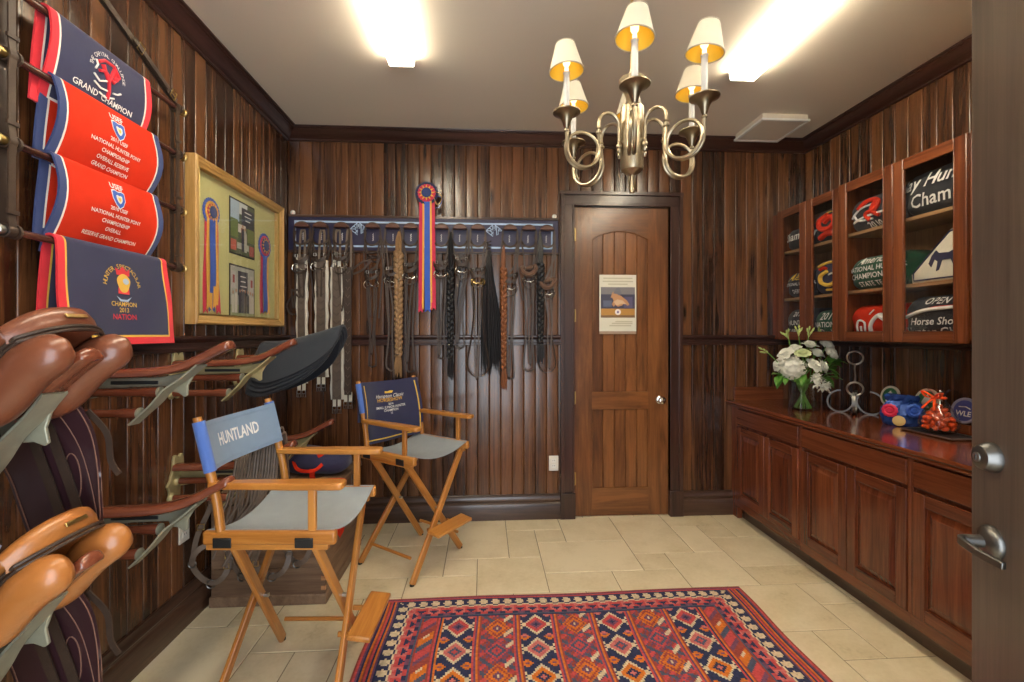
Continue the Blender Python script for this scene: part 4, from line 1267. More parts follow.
def ring_motif(t, fn):
    mb = MB(); arc_text(mb, 'THE CAPITAL CHALLENGE', .020, .074, fn, a0=170, a1=10, cy=-.125); mb.build('embroidered_letters', M['thread'], t, smooth=0)
    mb = MB(); mb.tube([fn(a, b - .125, .007) for a, b in ((-.048, .03), (-.02, .05), (.02, .05), (.045, .02), (.02, -.01), (-.02, .01), (-.045, .0))], .006, 6)
    mb.build('red_emblem', M['redtrim'], t); mb = MB(); mb.tube([fn(a, b - .125, .007) for a, b in ((-.03, .03), (-.005, -.02), (.02, .035), (.03, .0))], .008, 6)
    mb.tube([fn(a, b - .125, .007) for a, b in ((.0, -.02), (.008, -.05), (.010, -.075))], .006, 6); mb.build('red_emblem', M['redtrim'], t)
    mb = MB()
    for p in (((-.065, -.02), (-.04, -.035), (-.01, -.02)), ((-.06, -.045), (-.03, -.055), (.0, -.05)), ((-.03, -.07), (.0, -.075), (.04, -.06)), ((.03, -.045), (.05, -.04), (.065, -.03)), ((-.06, .0), (-.05, .02), (-.055, .035))):
        mb.tube([fn(a, b - .125, .006) for a, b in p], .0035, 5)
    mb.build('white_emblem', M['thread'], t)
blanket(0, 1.578, 2.025, .33, .33, 'navy', 'redtrim', 'cream', 'navy award blanket with red binding, topmost of the four, reading GRAND CHAMPION', True,
        lines=[('GRAND  CHAMPION', .029, -.205, 'thread', 'lettering')], extra=ring_motif)
blanket(1, 1.592, 2.075, .34, .30, 'redfab', 'bluetrim', 'cream', 'scarlet award blanket with blue binding, second from top, reading OVERALL RESERVE GRAND CHAMPION', True,
        lines=[('2011 USEF', .0195, -.142, 'thread', 'lettering'), ('NATIONAL HUNTER PONY', .0195, -.168, 'thread', 'lettering'), ('CHAMPIONSHIP', .0195, -.194, 'thread', 'lettering'),
               ('OVERALL RESERVE', .0195, -.220, 'thread', 'lettering'), ('GRAND CHAMPION', .0195, -.246, 'thread', 'lettering')], extra=lambda t, fn: shield(t, fn, -.088, s=.85))
blanket(2, 1.592, 2.075, .34, .30, 'redfab', 'bluetrim', 'cream', 'scarlet award blanket with blue binding, third from top, reading RESERVE GRAND CHAMPION', True,
        lines=[('2010 USEF', .0195, -.140, 'thread', 'lettering'), ('NATIONAL HUNTER PONY', .0195, -.166, 'thread', 'lettering'), ('CHAMPIONSHIP', .0195, -.192, 'thread', 'lettering'),
               ('OVERALL', .0195, -.218, 'thread', 'lettering'), ('RESERVE GRAND CHAMPION', .0195, -.245, 'lilac', 'lettering')] if False else
        [('2010 USEF', .0195, -.140, 'thread', 'lettering'), ('NATIONAL HUNTER PONY', .0195, -.166, 'thread', 'lettering'), ('CHAMPIONSHIP', .0195, -.192, 'thread', 'lettering'),
         ('OVERALL', .0195, -.218, 'thread', 'lettering'), ('RESERVE GRAND CHAMPION', .0195, -.246, 'cream', 'lettering')], extra=lambda t, fn: shield(t, fn, -.088, s=.85))
def spectac(t, fn):
    mb = MB(); arc_text(mb, 'HUNTER SPECTACULAR', .024, .086, fn, a0=168, a1=12, cy=-.170); mb.build('lettering', M['gold'], t, smooth=0)
    mb = MB(); pts = [(-.032, .0), (-.034, .028), (-.018, .018), (0, .036), (.018, .018), (.034, .028), (.032, .0)]
    vs = [fn(a, b - .118, .006) for a, b in pts]; mb.add(vs, [tuple(range(len(vs)))]); mb.build('red_emblem', M['redtrim'], t, smooth=0); mb = MB()
    vs = [fn(a, b - .185, .006) for a, b in ((-.030, -.005), (-.028, .02), (.028, .02), (.030, -.005))]; mb.add(vs, [(0, 1, 2, 3)]); mb.build('red_emblem', M['redtrim'], t, smooth=0)
    mb = MB(); vs = [fn(.033 * math.cos(a) * (1 + .1 * math.sin(3 * a)), .036 * math.sin(a) - .148, .0066) for a in lin(0, 2 * PI, 25)[:-1]]; mb.add(vs, [tuple(range(len(vs)))]); mb.build('gold_emblem', M['gold'], t, smooth=0)
    mb = MB(); vs = [fn(.016 * math.cos(a) + .010, .012 * math.sin(a) - .140, .0072) for a in lin(0, 2 * PI, 17)[:-1]]; mb.add(vs, [tuple(range(len(vs)))])
    vs = [fn(a, b - .207, .0066) for a, b in ((-.040, .008), (-.015, -.004), (.015, -.004), (.040, .008), (.02, -.012), (-.02, -.012))]; mb.add(vs, [tuple(range(len(vs)))]); mb.build('pale_emblem', M['lightblue'], t, smooth=0)
blanket(3, 1.600, 2.125, .385, .36, 'navy', 'redtrim', 'gold', 'navy award blanket with red and gold edge, lowest of the four, reading HUNTER SPECTACULAR', False,
        lines=[('CHAMPION', .025, -.230, 'gold', 'lettering'), ('2013', .025, -.253, 'gold', 'lettering'), ('NATION', .030, -.280, 'redtrim', 'lettering')], extra=spectac)

# ---- shadow box with two rosettes and two photographs
FY0, FY1, FZ0, FZ1 = 2.405, 3.425, 1.525, 2.395
sb = thing('shadow_box', 'gilt shadow box frame with two rosettes and two photographs on the left wall', 'frame', (XL, 0, 0))
mb = MB()
def framebar(p0, p1, inn):
    prof = [(0, 0), (0, .050), (.006, .058), (.014, .058), (.020, .052), (.030, .050), (.040, .042), (.048, .040), (.050, .030), (.050, .0)]   # (inset, x)
    p0 = V(0, *p0); p1 = V(0, *p1); d = (p1 - p0).normalized(); n = V(0, *inn)
    vs = []; gs = []
    for s, p in ((1, p0), (-1, p1)):
        for i_, x in prof: vs.append(p + n * i_ + d * (s * i_) + V(x, 0, 0)); gs.append(((vs[-1] - p0).dot(d), i_ * 2, x))
    k = len(prof)
    mb.add(vs, [(j, (j + 1) % k, k + (j + 1) % k, k + j) for j in range(k)], 0, gs)
framebar((FY0, FZ0), (FY1, FZ0), (0, 1)); framebar((FY1, FZ0), (FY1, FZ1), (-1, 0)); framebar((FY1, FZ1), (FY0, FZ1), (0, -1)); framebar((FY0, FZ1), (FY0, FZ0), (1, 0))
mb.build('frame', M['gilt'], sb, smooth=25)
mb = MB()
for (a, b, n_) in (((FY0 + .052, FZ0 + .052), (FY1 - .052, FZ0 + .052), 40), ((FY1 - .052, FZ0 + .052), (FY1 - .052, FZ1 - .052), 34), ((FY1 - .052, FZ1 - .052), (FY0 + .052, FZ1 - .052), 40), ((FY0 + .052, FZ1 - .052), (FY0 + .052, FZ0 + .052), 34)):
    mb.tube([(.036, a[0], a[1]), (.036, b[0], b[1])], .005, 6)
mb.build('inner_bead', M['gold'] if False else M['brass'], sb)
mb = MB(); mb.box(.003, .008, FY0 + .03, FY1 - .03, FZ0 + .03, FZ1 - .03); mb.build('mat_board', M['mat'], sb)
mb = MB(); mb.box(.032, .034, FY0 + .045, FY1 - .045, FZ0 + .045, FZ1 - .045); mb.build('glass_pane', M['pane'], sb, smooth=0)
def rosette(t, c, n, R_, rings, tails, th=.012):
    """pleated rosette; rings: (radius, colour); tails: (offset, width, length, colour, slant)"""
    n = Vector(n); c = Vector(c); u = V(0, 0, 1).cross(n).normalized()
    for i, (r, col) in enumerate(rings):
        mb = MB(); z = th * (.3 + .25 * i); n_ = 96
        mb.lathe([(r * .15, z - .002), (r * .6, z + .002), (r * .97, z + .003), (r, z), (r * .9, z - .003)], c, n, n_, wave=(lambda a, k=(24 - 4 * i): 1 + .035 * math.sin(k * a)))
        mb.build('pleated_ring', M[col], t, smooth=25)
    mb = MB()
    r1, r2 = rings[0][0] * .72, rings[0][0] * .40; pts = []
    for k in range(24):
        a = PI * k / 12; r = r1 if k % 2 == 0 else r2
        pts.append(c + n * (th * 1.25) + u * (r * math.sin(a)) + V(0, 0, 1) * (r * math.cos(a)))
    mb.add(pts + [c + n * th * 1.4], [(i, (i + 1) % 24, 24) for i in range(24)]); mb.build('star', M['goldrib'], t, smooth=0)
    mb = MB(); mb.lathe([(r2 * 1.1, th), (r2 * 1.05, th * 1.5), (r2 * .6, th * 1.75), (0, th * 1.8)], c, n, 24); mb.build('button', M['bluetrim'], t)
    for i, (o, w, L_, col, sl) in enumerate(tails):
        def P(a, b): return c + u * (o + a * w / 2 + sl * b) + V(0, 0, -b * L_) + n * (.002 + .0025 * i + .005 * math.sin(b * 7 + i) * b - (0 if True else 0))
        mb = MB()
        ws = lin(.05, 1, 14)
        mb.sheet(lambda a, b: P(a, b) + (V(0, 0, .018 * (abs(a) - 1) * -1) if b > .99 else V(0, 0, 0)), [-1, -.5, 0, .5, 1], ws, .0012)
        mb.build('ribbon_tail', M[col], t)
rosette(sb, (.010, 2.605, 2.145), (1, 0, 0), .075, [(.078, 'blue'), (.060, 'goldrib'), (.046, 'crimson')],
        [(-.034, .040, .56, 'crimson', -.02), (.040, .040, .56, 'crimson', .02), (-.018, .05, .54, 'goldrib', -.01), (.022, .05, .54, 'goldrib', .01), (.0, .052, .55, 'blue', 0)])
rosette(sb, (.010, 3.215, 2.075), (1, 0, 0), .080, [(.085, 'blue'), (.068, 'crimson'), (.052, 'bluetrim')],
        [(-.030, .040, .47, 'crimson', -.01), (.030, .045, .47, 'goldrib', .012), (.0, .055, .46, 'blue', 0)])
ph1 = [((0, 1, 0, 1), (.10, .13, .07)), ((0, .35, .62, 1), (.42, .55, .68)), ((.35, .70, .78, 1), (.62, .66, .66)), ((.45, .98, .55, .92), (.035, .04, .06)), ((0, .3, .3, .65), (.16, .22, .07)),
       ((.70, 1, .28, .55), (.20, .24, .08)), ((.30, .62, .42, .58), (.68, .64, .58)), ((.42, .56, .30, .52), (.28, .12, .07)), ((0, .22, .05, .25), (.50, .13, .10)), ((.78, .98, .02, .22), (.45, .12, .10)), ((.25, .75, .10, .22), (.50, .50, .44))]
ph2 = [((0, 1, 0, 1), (.42, .43, .38)), ((0, 1, 0, .22), (.34, .38, .20)), ((.30, .72, .42, .92), (.03, .035, .06)), ((.03, .20, .55, .90), (.52, .50, .48)), ((.80, .97, .50, .86), (.52, .50, .48)), ((.08, .16, .66, .82), (.35, .06, .06)), ((.84, .93, .62, .78), (.35, .06, .06))]
def photo(y0, y1, z0, z1, patches, people, lab, lines):
    mb = MB(); mb.box(.0085, .0105, y0 - .010, y1 + .010, z0 - .010, z1 + .010); o = mb.build('photograph', M['slot'], sb)
    for i, ((a, b, c, d), col) in enumerate(patches):
        mb = MB(); x = .0110 + .00025 * i
        mb.add([(x, y0 + (y1 - y0) * q, z0 + (z1 - z0) * r) for q, r in ((a, c), (b, c), (b, d), (a, d))], [(0, 1, 2, 3)])
        mb.build('printed_patch', flat_col('print_%d_%d_%d' % tuple(int(v * 100) for v in col), col, .4), o, smooth=0)
    rp = random.Random(len(patches))
    for i, (pc, hh, col) in enumerate(people):
        mb = MB(); x = .0145
        cy, w = y0 + (y1 - y0) * pc, .014
        z_ = z0 + (z1 - z0) * .06; hz = (z1 - z0) * hh
        pts = [(cy - w, z_), (cy + w, z_), (cy + w * 1.1, z_ + hz * .7), (cy + w * .4, z_ + hz * .8), (cy - w * .4, z_ + hz * .8), (cy - w * 1.1, z_ + hz * .7)]
        mb.add([(x, a, b) for a, b in pts], [tuple(range(6))]); mb.build('printed_figure', flat_col('print_%d_%d_%d' % tuple(int(v * 100) for v in col), col, .4), o, smooth=0)
        mb = MB(); mb.add([(x + .0002, cy + .009 * math.cos(a), z_ + hz * .9 + .011 * math.sin(a)) for a in lin(0, 2 * PI, 11)[:-1]], [tuple(range(10))]); mb.build('printed_face', flat_col('print_skin', (.45, .25, .16), .4), o, smooth=0)
    mb = MB()
    for (a, b, c) in lines:
        mb.box(.0144, .0146, y0 + (y1 - y0) * a, y0 + (y1 - y0) * b, z0 + (z1 - z0) * c, z0 + (z1 - z0) * c + .006)
    mb.build('printed_lines', M['thread'], o)
photo(2.80, 3.075, 1.965, 2.285, ph1, [(.48, .55, (.05, .05, .08)), (.60, .5, (.5, .48, .42))], '', [(.56, .86, .84), (.56, .86, .76), (.6, .8, .68)])
photo(2.80, 3.075, 1.585, 1.885, ph2, [(.08, .45, (.6, .58, .5)), (.20, .5, (.65, .62, .55)), (.36, .5, (.04, .04, .06)), (.47, .52, (.05, .05, .07)), (.58, .5, (.12, .1, .09)), (.70, .5, (.05, .05, .06)), (.82, .48, (.55, .52, .45)), (.92, .46, (.6, .56, .48))], '', [(.38, .62, .80), (.40, .6, .70), (.38, .64, .60), (.42, .58, .52)])

# ---- saddle racks
def make_rack(label, cast):
    t = thing('saddle_rack', label, 'saddle rack', (0, 0, 0), group='saddle racks on the left wall')
    # moulded wooden ridge rail, curving up at its tip
    path = [V(.012, 0, -.012), V(.10, 0, -.012), V(.22, 0, -.010), V(.32, 0, -.004), V(.40, 0, .012), V(.46, 0, .036), V(.52, 0, .068), V(.565, 0, .090), V(.582, 0, .096)]
    path = curve_pts(path, 4)
    wd = [.034] * (len(path) - 9) + [.034, .035, .036, .036, .035, .033, .029, .022, .012]
    rings = []; gs = []; L_ = 0
    for i, p in enumerate(path):
        d = (path[min(i + 1, len(path) - 1)] - path[max(i - 1, 0)]).normalized(); n_ = V(-d.z, 0, d.x); w = wd[i]
        th = .017 * min(1, w / .03)
        rings.append([p + V(0, w * a, 0) + n_ * (th * b) for a, b in ((-1, -.7), (-.8, -1), (.8, -1), (1, -.7), (1, .1), (.85, .55), (.5, .9), (0, 1.0), (-.5, .9), (-.85, .55), (-1, .1))])
    mb = MB(); n_ = len(rings[0])
    vs = [p for r in rings for p in r]
    mb.loft(rings); mb.g = [(v[0], v[1], v[2]) for v in mb.v]
    mb.build('ridge_rail', M['rackwood'], t, smooth=50)
    # cast plate on the wall, scalloped edge
    edge = []
    for i in range(36):
        a = 2 * PI * i / 36
        q = 1 + .13 * math.cos(6 * a)
        edge.append((.052 * q * math.cos(a) + (.014 if math.sin(a) > 0 else -.012), -.070 + .115 * q * math.sin(a)))
    mb = MB(); mb.prism(edge, (0.001, 0, 0), (0, 1, 0), (0, 0, 1), .014); mb.build('wall_plate', cast, t, bevel=.003)
    # slotted web under the rail
    mb = MB()
    web = [(.012, -.030), (.30, -.030), (.40, -.012), (.455, .012), (.475, .020), (.425, -.026), (.405, -.060), (.404, -.098), (.392, -.104), (.370, -.088), (.345, -.084), (.335, -.064), (.20, -.066), (.13, -.075), (.10, -.10), (.012, -.115)]
    mb.prism(web, (0, .034, 0), (1, 0, 0), (0, 0, 1), .010)
    mb.build('web_bracket', cast, t, bevel=.003)
    mb = MB(); mb.box(.13, .30, .0225, .0355, -.056, -.042); mb.build('web_slot', M['slot'], t, bevel=.002)
    # curved end strap from the lower rod up to the rail
    mb = MB()
    pts = curve_pts([(.262, -.045, -.190), (.292, -.042, -.160), (.330, -.030, -.118), (.365, -.018, -.070), (.415, -.006, -.030), (.47, 0, .018)], 6)
    mb.strap(pts, .070, .006, (0, 1, 0), taper=lin(.75, .75, 10) + lin(.78, 1.0, len(pts) - 10)); mb.build('end_strap', cast, t)
    for (y, z, x1) in ((.0, -.082, .320), (-.045, -.152, .280)):
        mb = MB(); mb.tube([(.010, y, z), (x1 - .06, y, z), (x1 - .055, y, z), (x1, y, z)], [.0165, .0165, .0195, .0195], 16)
        r_ = mb.build('rod', M['rackwood'], t)
        mb = MB(); mb.lathe([(.021, 0), (.021, .006), (.012, .009), (0, .010)], (x1, y, z), (1, 0, 0), 18); tag(mb.build('rod_cap', M['greycast'], r_), None)
        mb = MB(); mb.lathe([(.026, .012), (.026, .018), (.022, .026), (.018, .030)], (0, y, z), (1, 0, 0), 18); mb.build('rod_socket', cast, r_)
    return t
RZ = 1.342
rk = make_rack('empty saddle rack on the upper row, lowest award blanket hanging just above it', M['greycast'])
rk.location = (XL, 1.755, RZ)
rk2 = make_rack('saddle rack with gold painted bracket, upper row under the shadow box beside the stacked pads', M['castmetal'])
rk2.location = (XL, 2.325, RZ)
spots = [(rk, 1.185, RZ - .135, 'saddle rack of the upper row carrying the chestnut saddle'), (rk2, 2.895, RZ, 'saddle rack of the upper row buried under the stacked dark pads'),
         (rk, 1.185, RZ - .640, 'saddle rack of the lower row carrying the tan saddle'), (rk, 1.755, RZ - .505, 'empty saddle rack of the lower row behind the front directors chair'),
         (rk2, 2.325, RZ - .505, 'saddle rack of the lower row with leather reins looped over it'), (rk2, 2.895, RZ - .505, 'saddle rack of the lower row nearest the back corner, above the wooden trunk')]
for (p, y, z, lab) in spots:
    c = copy_tree(p, lab); c.location = (XL, y, z)
    if y < 1.5: c.location.x = XL + .010; c.rotation_euler.y = math.radians(-13)        # the loaded brackets tilt up at the tip

# ---- saddles: root at the middle of the gullet under the seat, +x towards the cantle
def make_saddle(label, lea, loc, rot, strap_end=False):
    t = thing('saddle', label, 'saddle', loc, rot)
    def under(x): return .030 + .052 * min(1, x / .16) ** 2 * (3 - 2 * min(1, x / .16)) if x > 0 else .030 + .035 * (-x / .27) ** 1.6      # lower edge of the seat
    def hw(x): return .058 + .062 * min(1, max(0, (x + .12) / .30)) ** .9 if x > -.12 else .058 + .020 * ((-.12 - x) / .14)
    def zc(x): return under(x) + .040 + .020 * max(0, x / .2)
    xs_ = lin(-.26, .205, 22); rings = []
    for x in xs_:
        w, z = hw(x), zc(x)
        ring = []
        for a in lin(-1, 1, 15):
            dish = .016 * (1 - a * a) * max(0, min(1, (x + .12) / .1)) * max(0, min(1, (.19 - x) / .06))
            ring.append(V(x - (.055 * abs(a) ** 2.4 if x > .12 else 0) * (x - .12) / .085 if x > .12 else x, a * w, z - .026 * abs(a) ** 3 - dish))
        ring += [V(ring[-1].x, .97 * w, under(x)), V(x, .45 * w, under(x) - .004), V(x, -.45 * w, under(x) - .004), V(ring[0].x, -.97 * w, under(x))]
        rings.append(ring)
    mb = MB(); mb.loft(rings); mb.build('seat', lea, t, smooth=75, subsurf=1)
    mb = MB(); rows = []
    for k, (zf, xo) in enumerate(((-.06, .0), (.2, .012), (.6, .020), (.95, .016), (1.06, .004), (1.06, -.02))):
        row = []
        for a in lin(-1, 1, 17):
            x = .205 - .055 * abs(a) ** 2.4; w = hw(.205) * 1.01
            zt = zc(.205) - .026 * abs(a) ** 3; zb_ = under(.205)
            row.append(V(x + xo * (1 - .6 * a * a), a * w, zb_ + (zt - zb_) * zf))
        rows.append(row)
    nn = 17
    mb.add([p for r in rows for p in r], [(i * nn + k, i * nn + k + 1, (i + 1) * nn + k + 1, (i + 1) * nn + k) for i in range(5) for k in range(nn - 1)])
    mb.build('cantle', lea, t, smooth=80)
    mb = MB(); mb.obox((.2245, 0, under(.205) + .030), ((0, 1, 0), (0, 0, 1), (1, 0, 0)), (.030, .0055, .0015)); mb.build('nameplate', M['brass'], t, bevel=.002)
    pts = []
    for x in lin(-.24, .13, 16): pts.append(V(x, -(hw(x) + .003), under(x) + .004))
    for a in lin(-.93, .93, 15): pts.append(V(.212 - .055 * abs(a) ** 2.4 + .010 * (1 - a * a), a * (hw(.205) + .003), under(.205) + .003))
    for x in reversed(lin(-.24, .13, 16)): pts.append(V(x, hw(x) + .003, under(x) + .004))
    mb = MB(); mb.tube(pts, .0045, 8); mb.build('welt', M['leather'], t)
    mb = MB(); mb.tube([p - V(0, 0, .010) for p in pts], .0040, 8); mb.build('welt', M['leather'], t)
    # wool-stuffed panels either side of the gullet
    for s in (-1, 1):
        rings = []
        for i, x in enumerate(lin(-.25, .235, 26)):
            f = i / 25
            end = 1 if f < .76 else math.sqrt(max(.015, 1 - ((f - .76) / .242) ** 2))
            ry = (.036 + .018 * f) * end; rz = (.026 + .036 * max(0, (f - .25) / .75) ** .9) * end ** .8
            cy = s * (.088 - .006 * math.sin(PI * f)); cz = under(x) - (.026 + .036 * max(0, (f - .25) / .75) ** .9) * .88 - .004 + (1 - end) * .006
            if i == 0: ry *= .6; rz *= .6
            rings.append([V(x, cy + ry * math.cos(a), cz + rz * math.sin(a)) for a in lin(0, 2 * PI, 19)[:-1]])
        mb = MB(); mb.loft(rings); mb.build('panel', lea, t, smooth=80)
    mb = MB(); mb.sheet(lambda u, v: V(-.2 + .41 * u, .05 * v, under(-.2 + .41 * u) - .006), lin(0, 1, 12), lin(-1, 1, 5), .004); mb.build('gullet', lea, t)
    for s in (-1, 1):
        def P(u, v, s=s):                       # u along x, v down
            rnd = (abs(2 * u - 1)) ** 3.0
            xx = -.225 + .25 * u - .125 * v * (.7 + .3 * u) + .020 * math.sin(PI * min(1, v)) * u
            Ld = .405 * (1 - .20 * rnd) - .02 * u
            yy = .100 + .040 * (1 - (1 - min(1, v * 2.0)) ** 2)
            return V(xx, s * (yy + .012 * math.sin(PI * u) * v), under(min(.12, max(-.2, xx))) - .012 - Ld * v)
        mb = MB(); mb.sheet(P, lin(0, 1, 17), lin(0, 1, 17), .006); fl = mb.build('flap', M['flap'], t, smooth=60)
        mb = MB()
        for so in (1, -1):
            def Q(u, v): return P(u, v) + V(0, so * .0045, 0)
            mb.tube([Q(.97, v) for v in lin(.08, .96, 14)] + [Q(u, .97) for u in lin(.93, .05, 12)] + [Q(.03, v) for v in lin(.95, .1, 12)], .0016, 5)
            mb.tube([Q(.78, v) for v in lin(.1, .94, 12)], .0014, 5)
            mb.tube([Q(.60 + .09 * math.cos(a) - .05 * math.sin(a), .55 + .16 * math.sin(a)) for a in lin(0, 2 * PI, 21)[:-1]], .0017, 5, closed=True)
        mb.build('stitching', M['flapseam'], fl)
        for k, xx in enumerate((-.13, -.08)):
            mb = MB(); mb.strap(curve_pts([V(xx, s * .120, -.03), V(xx - .05, s * .128, -.20), V(xx - .085, s * .132, -.31), V(xx - .10, s * .130, -.365)], 5), .024, .004, (1, 0, 0)); mb.build('billet_strap', M['leather'], t)
    mb = MB(); mb.strap(curve_pts([V(.0, .15, -.05), V(.005, .155, -.13), V(-.030, .158, -.20), V(-.030, .155, -.245)], 6), .016, .004, (1, 0, 0)); mb.build('keeper_strap', M['leather'], t)
    if strap_end:
        mb = MB(); mb.strap(curve_pts([V(-.20, -.14, -.06), V(-.13, -.155, -.19), V(-.098, -.155, -.265), V(-.080, -.152, -.298)], 6), .030, .006, (1, 0, .5)); tag(mb.build('stirrup_strap', M['glintstrap'], t), 'stirrup leather end, its bright reflection painted pale blue')
    return t
SX, SA = -1.130, math.radians(-33)
make_saddle('chestnut brown leather saddle on the upper rack with dark flaps and a brass plate', M['saddlebrown'], (SX, 1.185, 1.304), (0, SA, 0), True)
make_saddle('tan leather saddle on the lower rack with dark flaps and a brass plate', M['saddletan'], (SX, 1.185, .800), (0, SA, 0))

# ---- half pads stacked on the rack under the shadow box
def half_pad(i, label, mat):
    t = thing('half_pad', label, 'saddle pad', (XL, 2.895, RZ), (0, 0, 0), group='dark half pads stacked on a rack')
    e = i * .020
    def P(u, v):                     # u 0..1 along the rack, v -1..1 across
        x = .13 + .47 * u + .012 * i
        ridge = .016 + .020 * i + .004 + .135 * max(0, (u - .18)) ** 1.25
        ell = 1 - max(0, u - .35) ** 3 / .65 ** 3 if u > .35 else 1 - (.35 - u) ** 4 * 20
        L_ = (.15 + .11 * (1 - u) ** .6 + .020 * (3 - i)) * (.42 + .58 * ell ** .55)
        d = abs(v) * L_
        rr = .05
        if d < rr * PI / 2:
            a = d / rr; yy = rr * math.sin(a) * 1.1; zz = rr * (math.cos(a) - 1)
        else:
            q = d - rr * PI / 2; yy = rr * 1.1 + q * .45; zz = -rr - q * .88
        return V(x + .02 * abs(v) * (1 if u > .5 else -1) * 0, math.copysign(yy + e * .35, v) if abs(v) > 1e-6 else 0, ridge + zz - .012 * i * abs(v))
    mb = MB(); mb.sheet(P, lin(0, 1, 21), lin(-1, 1, 23), .013); mb.build('pad', M[mat], t, smooth=60)
    pts = [P(u, 1) for u in lin(0, 1, 16)] + [P(1, v) for v in lin(.9, -.9, 15)] + [P(u, -1) for u in lin(1, 0, 16)] + [P(0, v) for v in lin(-.9, .9, 15)]
    mb = MB(); mb.tube(pts, .0075, 8, closed=True); mb.build('binding', M['blackfab'], t)
half_pad(0, 'black half pad at the bottom of the stack on the saddle rack', 'blackfab')
half_pad(1, 'dark half pad second from the bottom of the stack', 'slatefab')
half_pad(2, 'black half pad third from the bottom of the stack', 'blackfab')
half_pad(3, 'slate coloured half pad on top of the stack', 'slatefab')

# ================================================================== DIRECTOR'S CHAIRS
def make_chair(label, loc, rz, wood_m, canvas_m):
    t = thing('directors_chair', label, 'chair', loc, (0, 0, rz), group='tall wooden directors chairs')
    W = .246
    for s in (-1, 1):
        mb = MB()
        mb.obox((0, s * W, .722), ((1, 0, 0), (0, 1, 0), (0, 0, 1)), (.245, .016, .026)); sr = mb.build('seat_rail', wood_m, t, bevel=.010, seg=3)
        mb = MB(); mb.obox((-.01, s * (W - .004), .690), ((1, 0, 0), (0, 1, 0), (0, 0, 1)), (.225, .013, .014)); mb.build('lower_rail', wood_m, t, bevel=.004)
        for x in (-.17, .13):
            mb = MB(); mb.obox((x, s * (W + .016), .706), ((1, 0, 0), (0, 0, 1), (0, 1, 0)), (.034, .019, .003)); mb.obox((x, s * (W + .020), .722), ((1, 0, 0), (0, 0, 1), (0, 1, 0)), (.030, .004, .003)); mb.build('hinge_plate', M['black'], sr, bevel=.003)
        mb = MB(); pts = [V(-.185, s * W, .745), V(-.200, s * W, .86), V(-.235, s * W, 1.01), V(-.272, s * W, 1.165)]
        mb.tube(curve_pts(pts, 4), [.0165] * 12 + [.014], 12); mb.build('back_post', wood_m, t)
        mb = MB(); mb.beam((.155, s * W, .745), (.155, s * W, .906), .030, .020, (1, 0, 0)); mb.build('arm_post', wood_m, t, bevel=.005)
        mb = MB()
        prof = [(-.225, .018), (-.20, .022), (-.10, .026), (.02, .030), (.05, .034), (.24, .034), (.268, .030), (.275, .020)]
        top = [(x, s * (W + w)) for x, w in prof]; bot = [(x, s * (W - w)) for x, w in reversed(prof)]
        poly = top + bot
        if s > 0: poly = poly[::-1]
        mb.prism([(a, b) for a, b in poly], (0, 0, .903), (1, 0, 0), (0, 1, 0), .026); mb.build('armrest', wood_m, t, bevel=.007, seg=3)
    # crossed legs, front and back
    for xf in (.175, -.175):
        for s in (-1, 1):
            xx = xf + .0125 * s
            mb = MB(); mb.beam((xx + (.05 if xf < 0 and s < 0 else 0), s * .235, .688), (xx - ((-.045 if s > 0 else 0) if xf > 0 else .02 if s < 0 else .07), -s * .262, .006), .042, .022, (0, 1, 0)); lg = mb.build('leg', wood_m, t, bevel=.006)
            mb = MB(); mb.lathe([(.014, 0), (.014, .008), (0, .008)], (xx - ((-.045 if s > 0 else 0) if xf > 0 else .02 if s < 0 else .07), -s * .262, 0), (0, 0, 1), 12); mb.build('foot_glide', M['black'], lg)
        mb = MB(); mb.lathe([(.009, -.034), (.009, .034)], (xf, 0.008, .362), (1, 0, 0), 12); mb.build('pivot_bolt', M['steel'], t)
    for s in (-1, 1):
        y = s * .205; z = .148 / .682 * .0 + .105
        mb = MB(); mb.tube([(-.175, s * .218, .128), (.175, s * .218, .128)], .0095, 10); mb.build('stretcher', wood_m, t)
        # footrest across the front legs
    mb = MB(); mb.obox((.290, .012, .272), ((0, 1, 0), (1, 0, -.12), (.12, 0, 1)), (.160, .048, .011)); mb.build('footrest', wood_m, t, bevel=.007, seg=3)
    for s in (-1, 1):
        mb = MB(); mb.beam((.19, s * .09, .258), (.30, s * .09, .254), .02, .012, (0, 0, 1)); mb.build('footrest_bracket', wood_m, t, bevel=.002)
    # canvas seat and back
    def S(u, v): return V(-.235 + .47 * u, v * W, .748 - .052 * (1 - v * v) - .012 * math.sin(PI * u) * (1 - v * v) + .004 * (1 - v ** 8))
    mb = MB(); mb.sheet(S, lin(0, 1, 9), lin(-1, 1, 17), .004); mb.build('seat_canvas', M['canvas'], t, smooth=80)
    def post(z): 
        k = (z - .86) / .325
        return -.200 - .075 * max(0, k) ** 1.05
    def B(u, v):                    # u across -1..1, v 0..1 up
        z = .966 + .180 * v
        return V(post(z) + .018 - .050 * (1 - u * u) ** 1.0 + .006 * math.sin(2 * u), u * W, z - .012 * (1 - u * u))
    mb = MB(); mb.sheet(B, lin(-1, 1, 17), lin(0, 1, 8), .004); bc = mb.build('back_canvas', canvas_m, t, smooth=80)
    for s in (-1, 1):
        mb = MB(); mb.tube([V(post(z), s * W, z) for z in lin(.964, 1.149, 6)], .0215, 14); mb.build('canvas_sleeve', M['canvassleeve'], bc)
    mb = MB()
    for v in (.07, .91): mb.strap([B(u, v) + V(.003, 0, 0) for u in lin(-.95, .95, 15)], .010, .0012, (0, 0, 1))
    mb.build('hem', canvas_m, bc)
    def Bf(x, y):
        p = B(x / W, (y + .090) / .180); return p + V(.0036, 0, 0)
    return t, Bf, B, bc
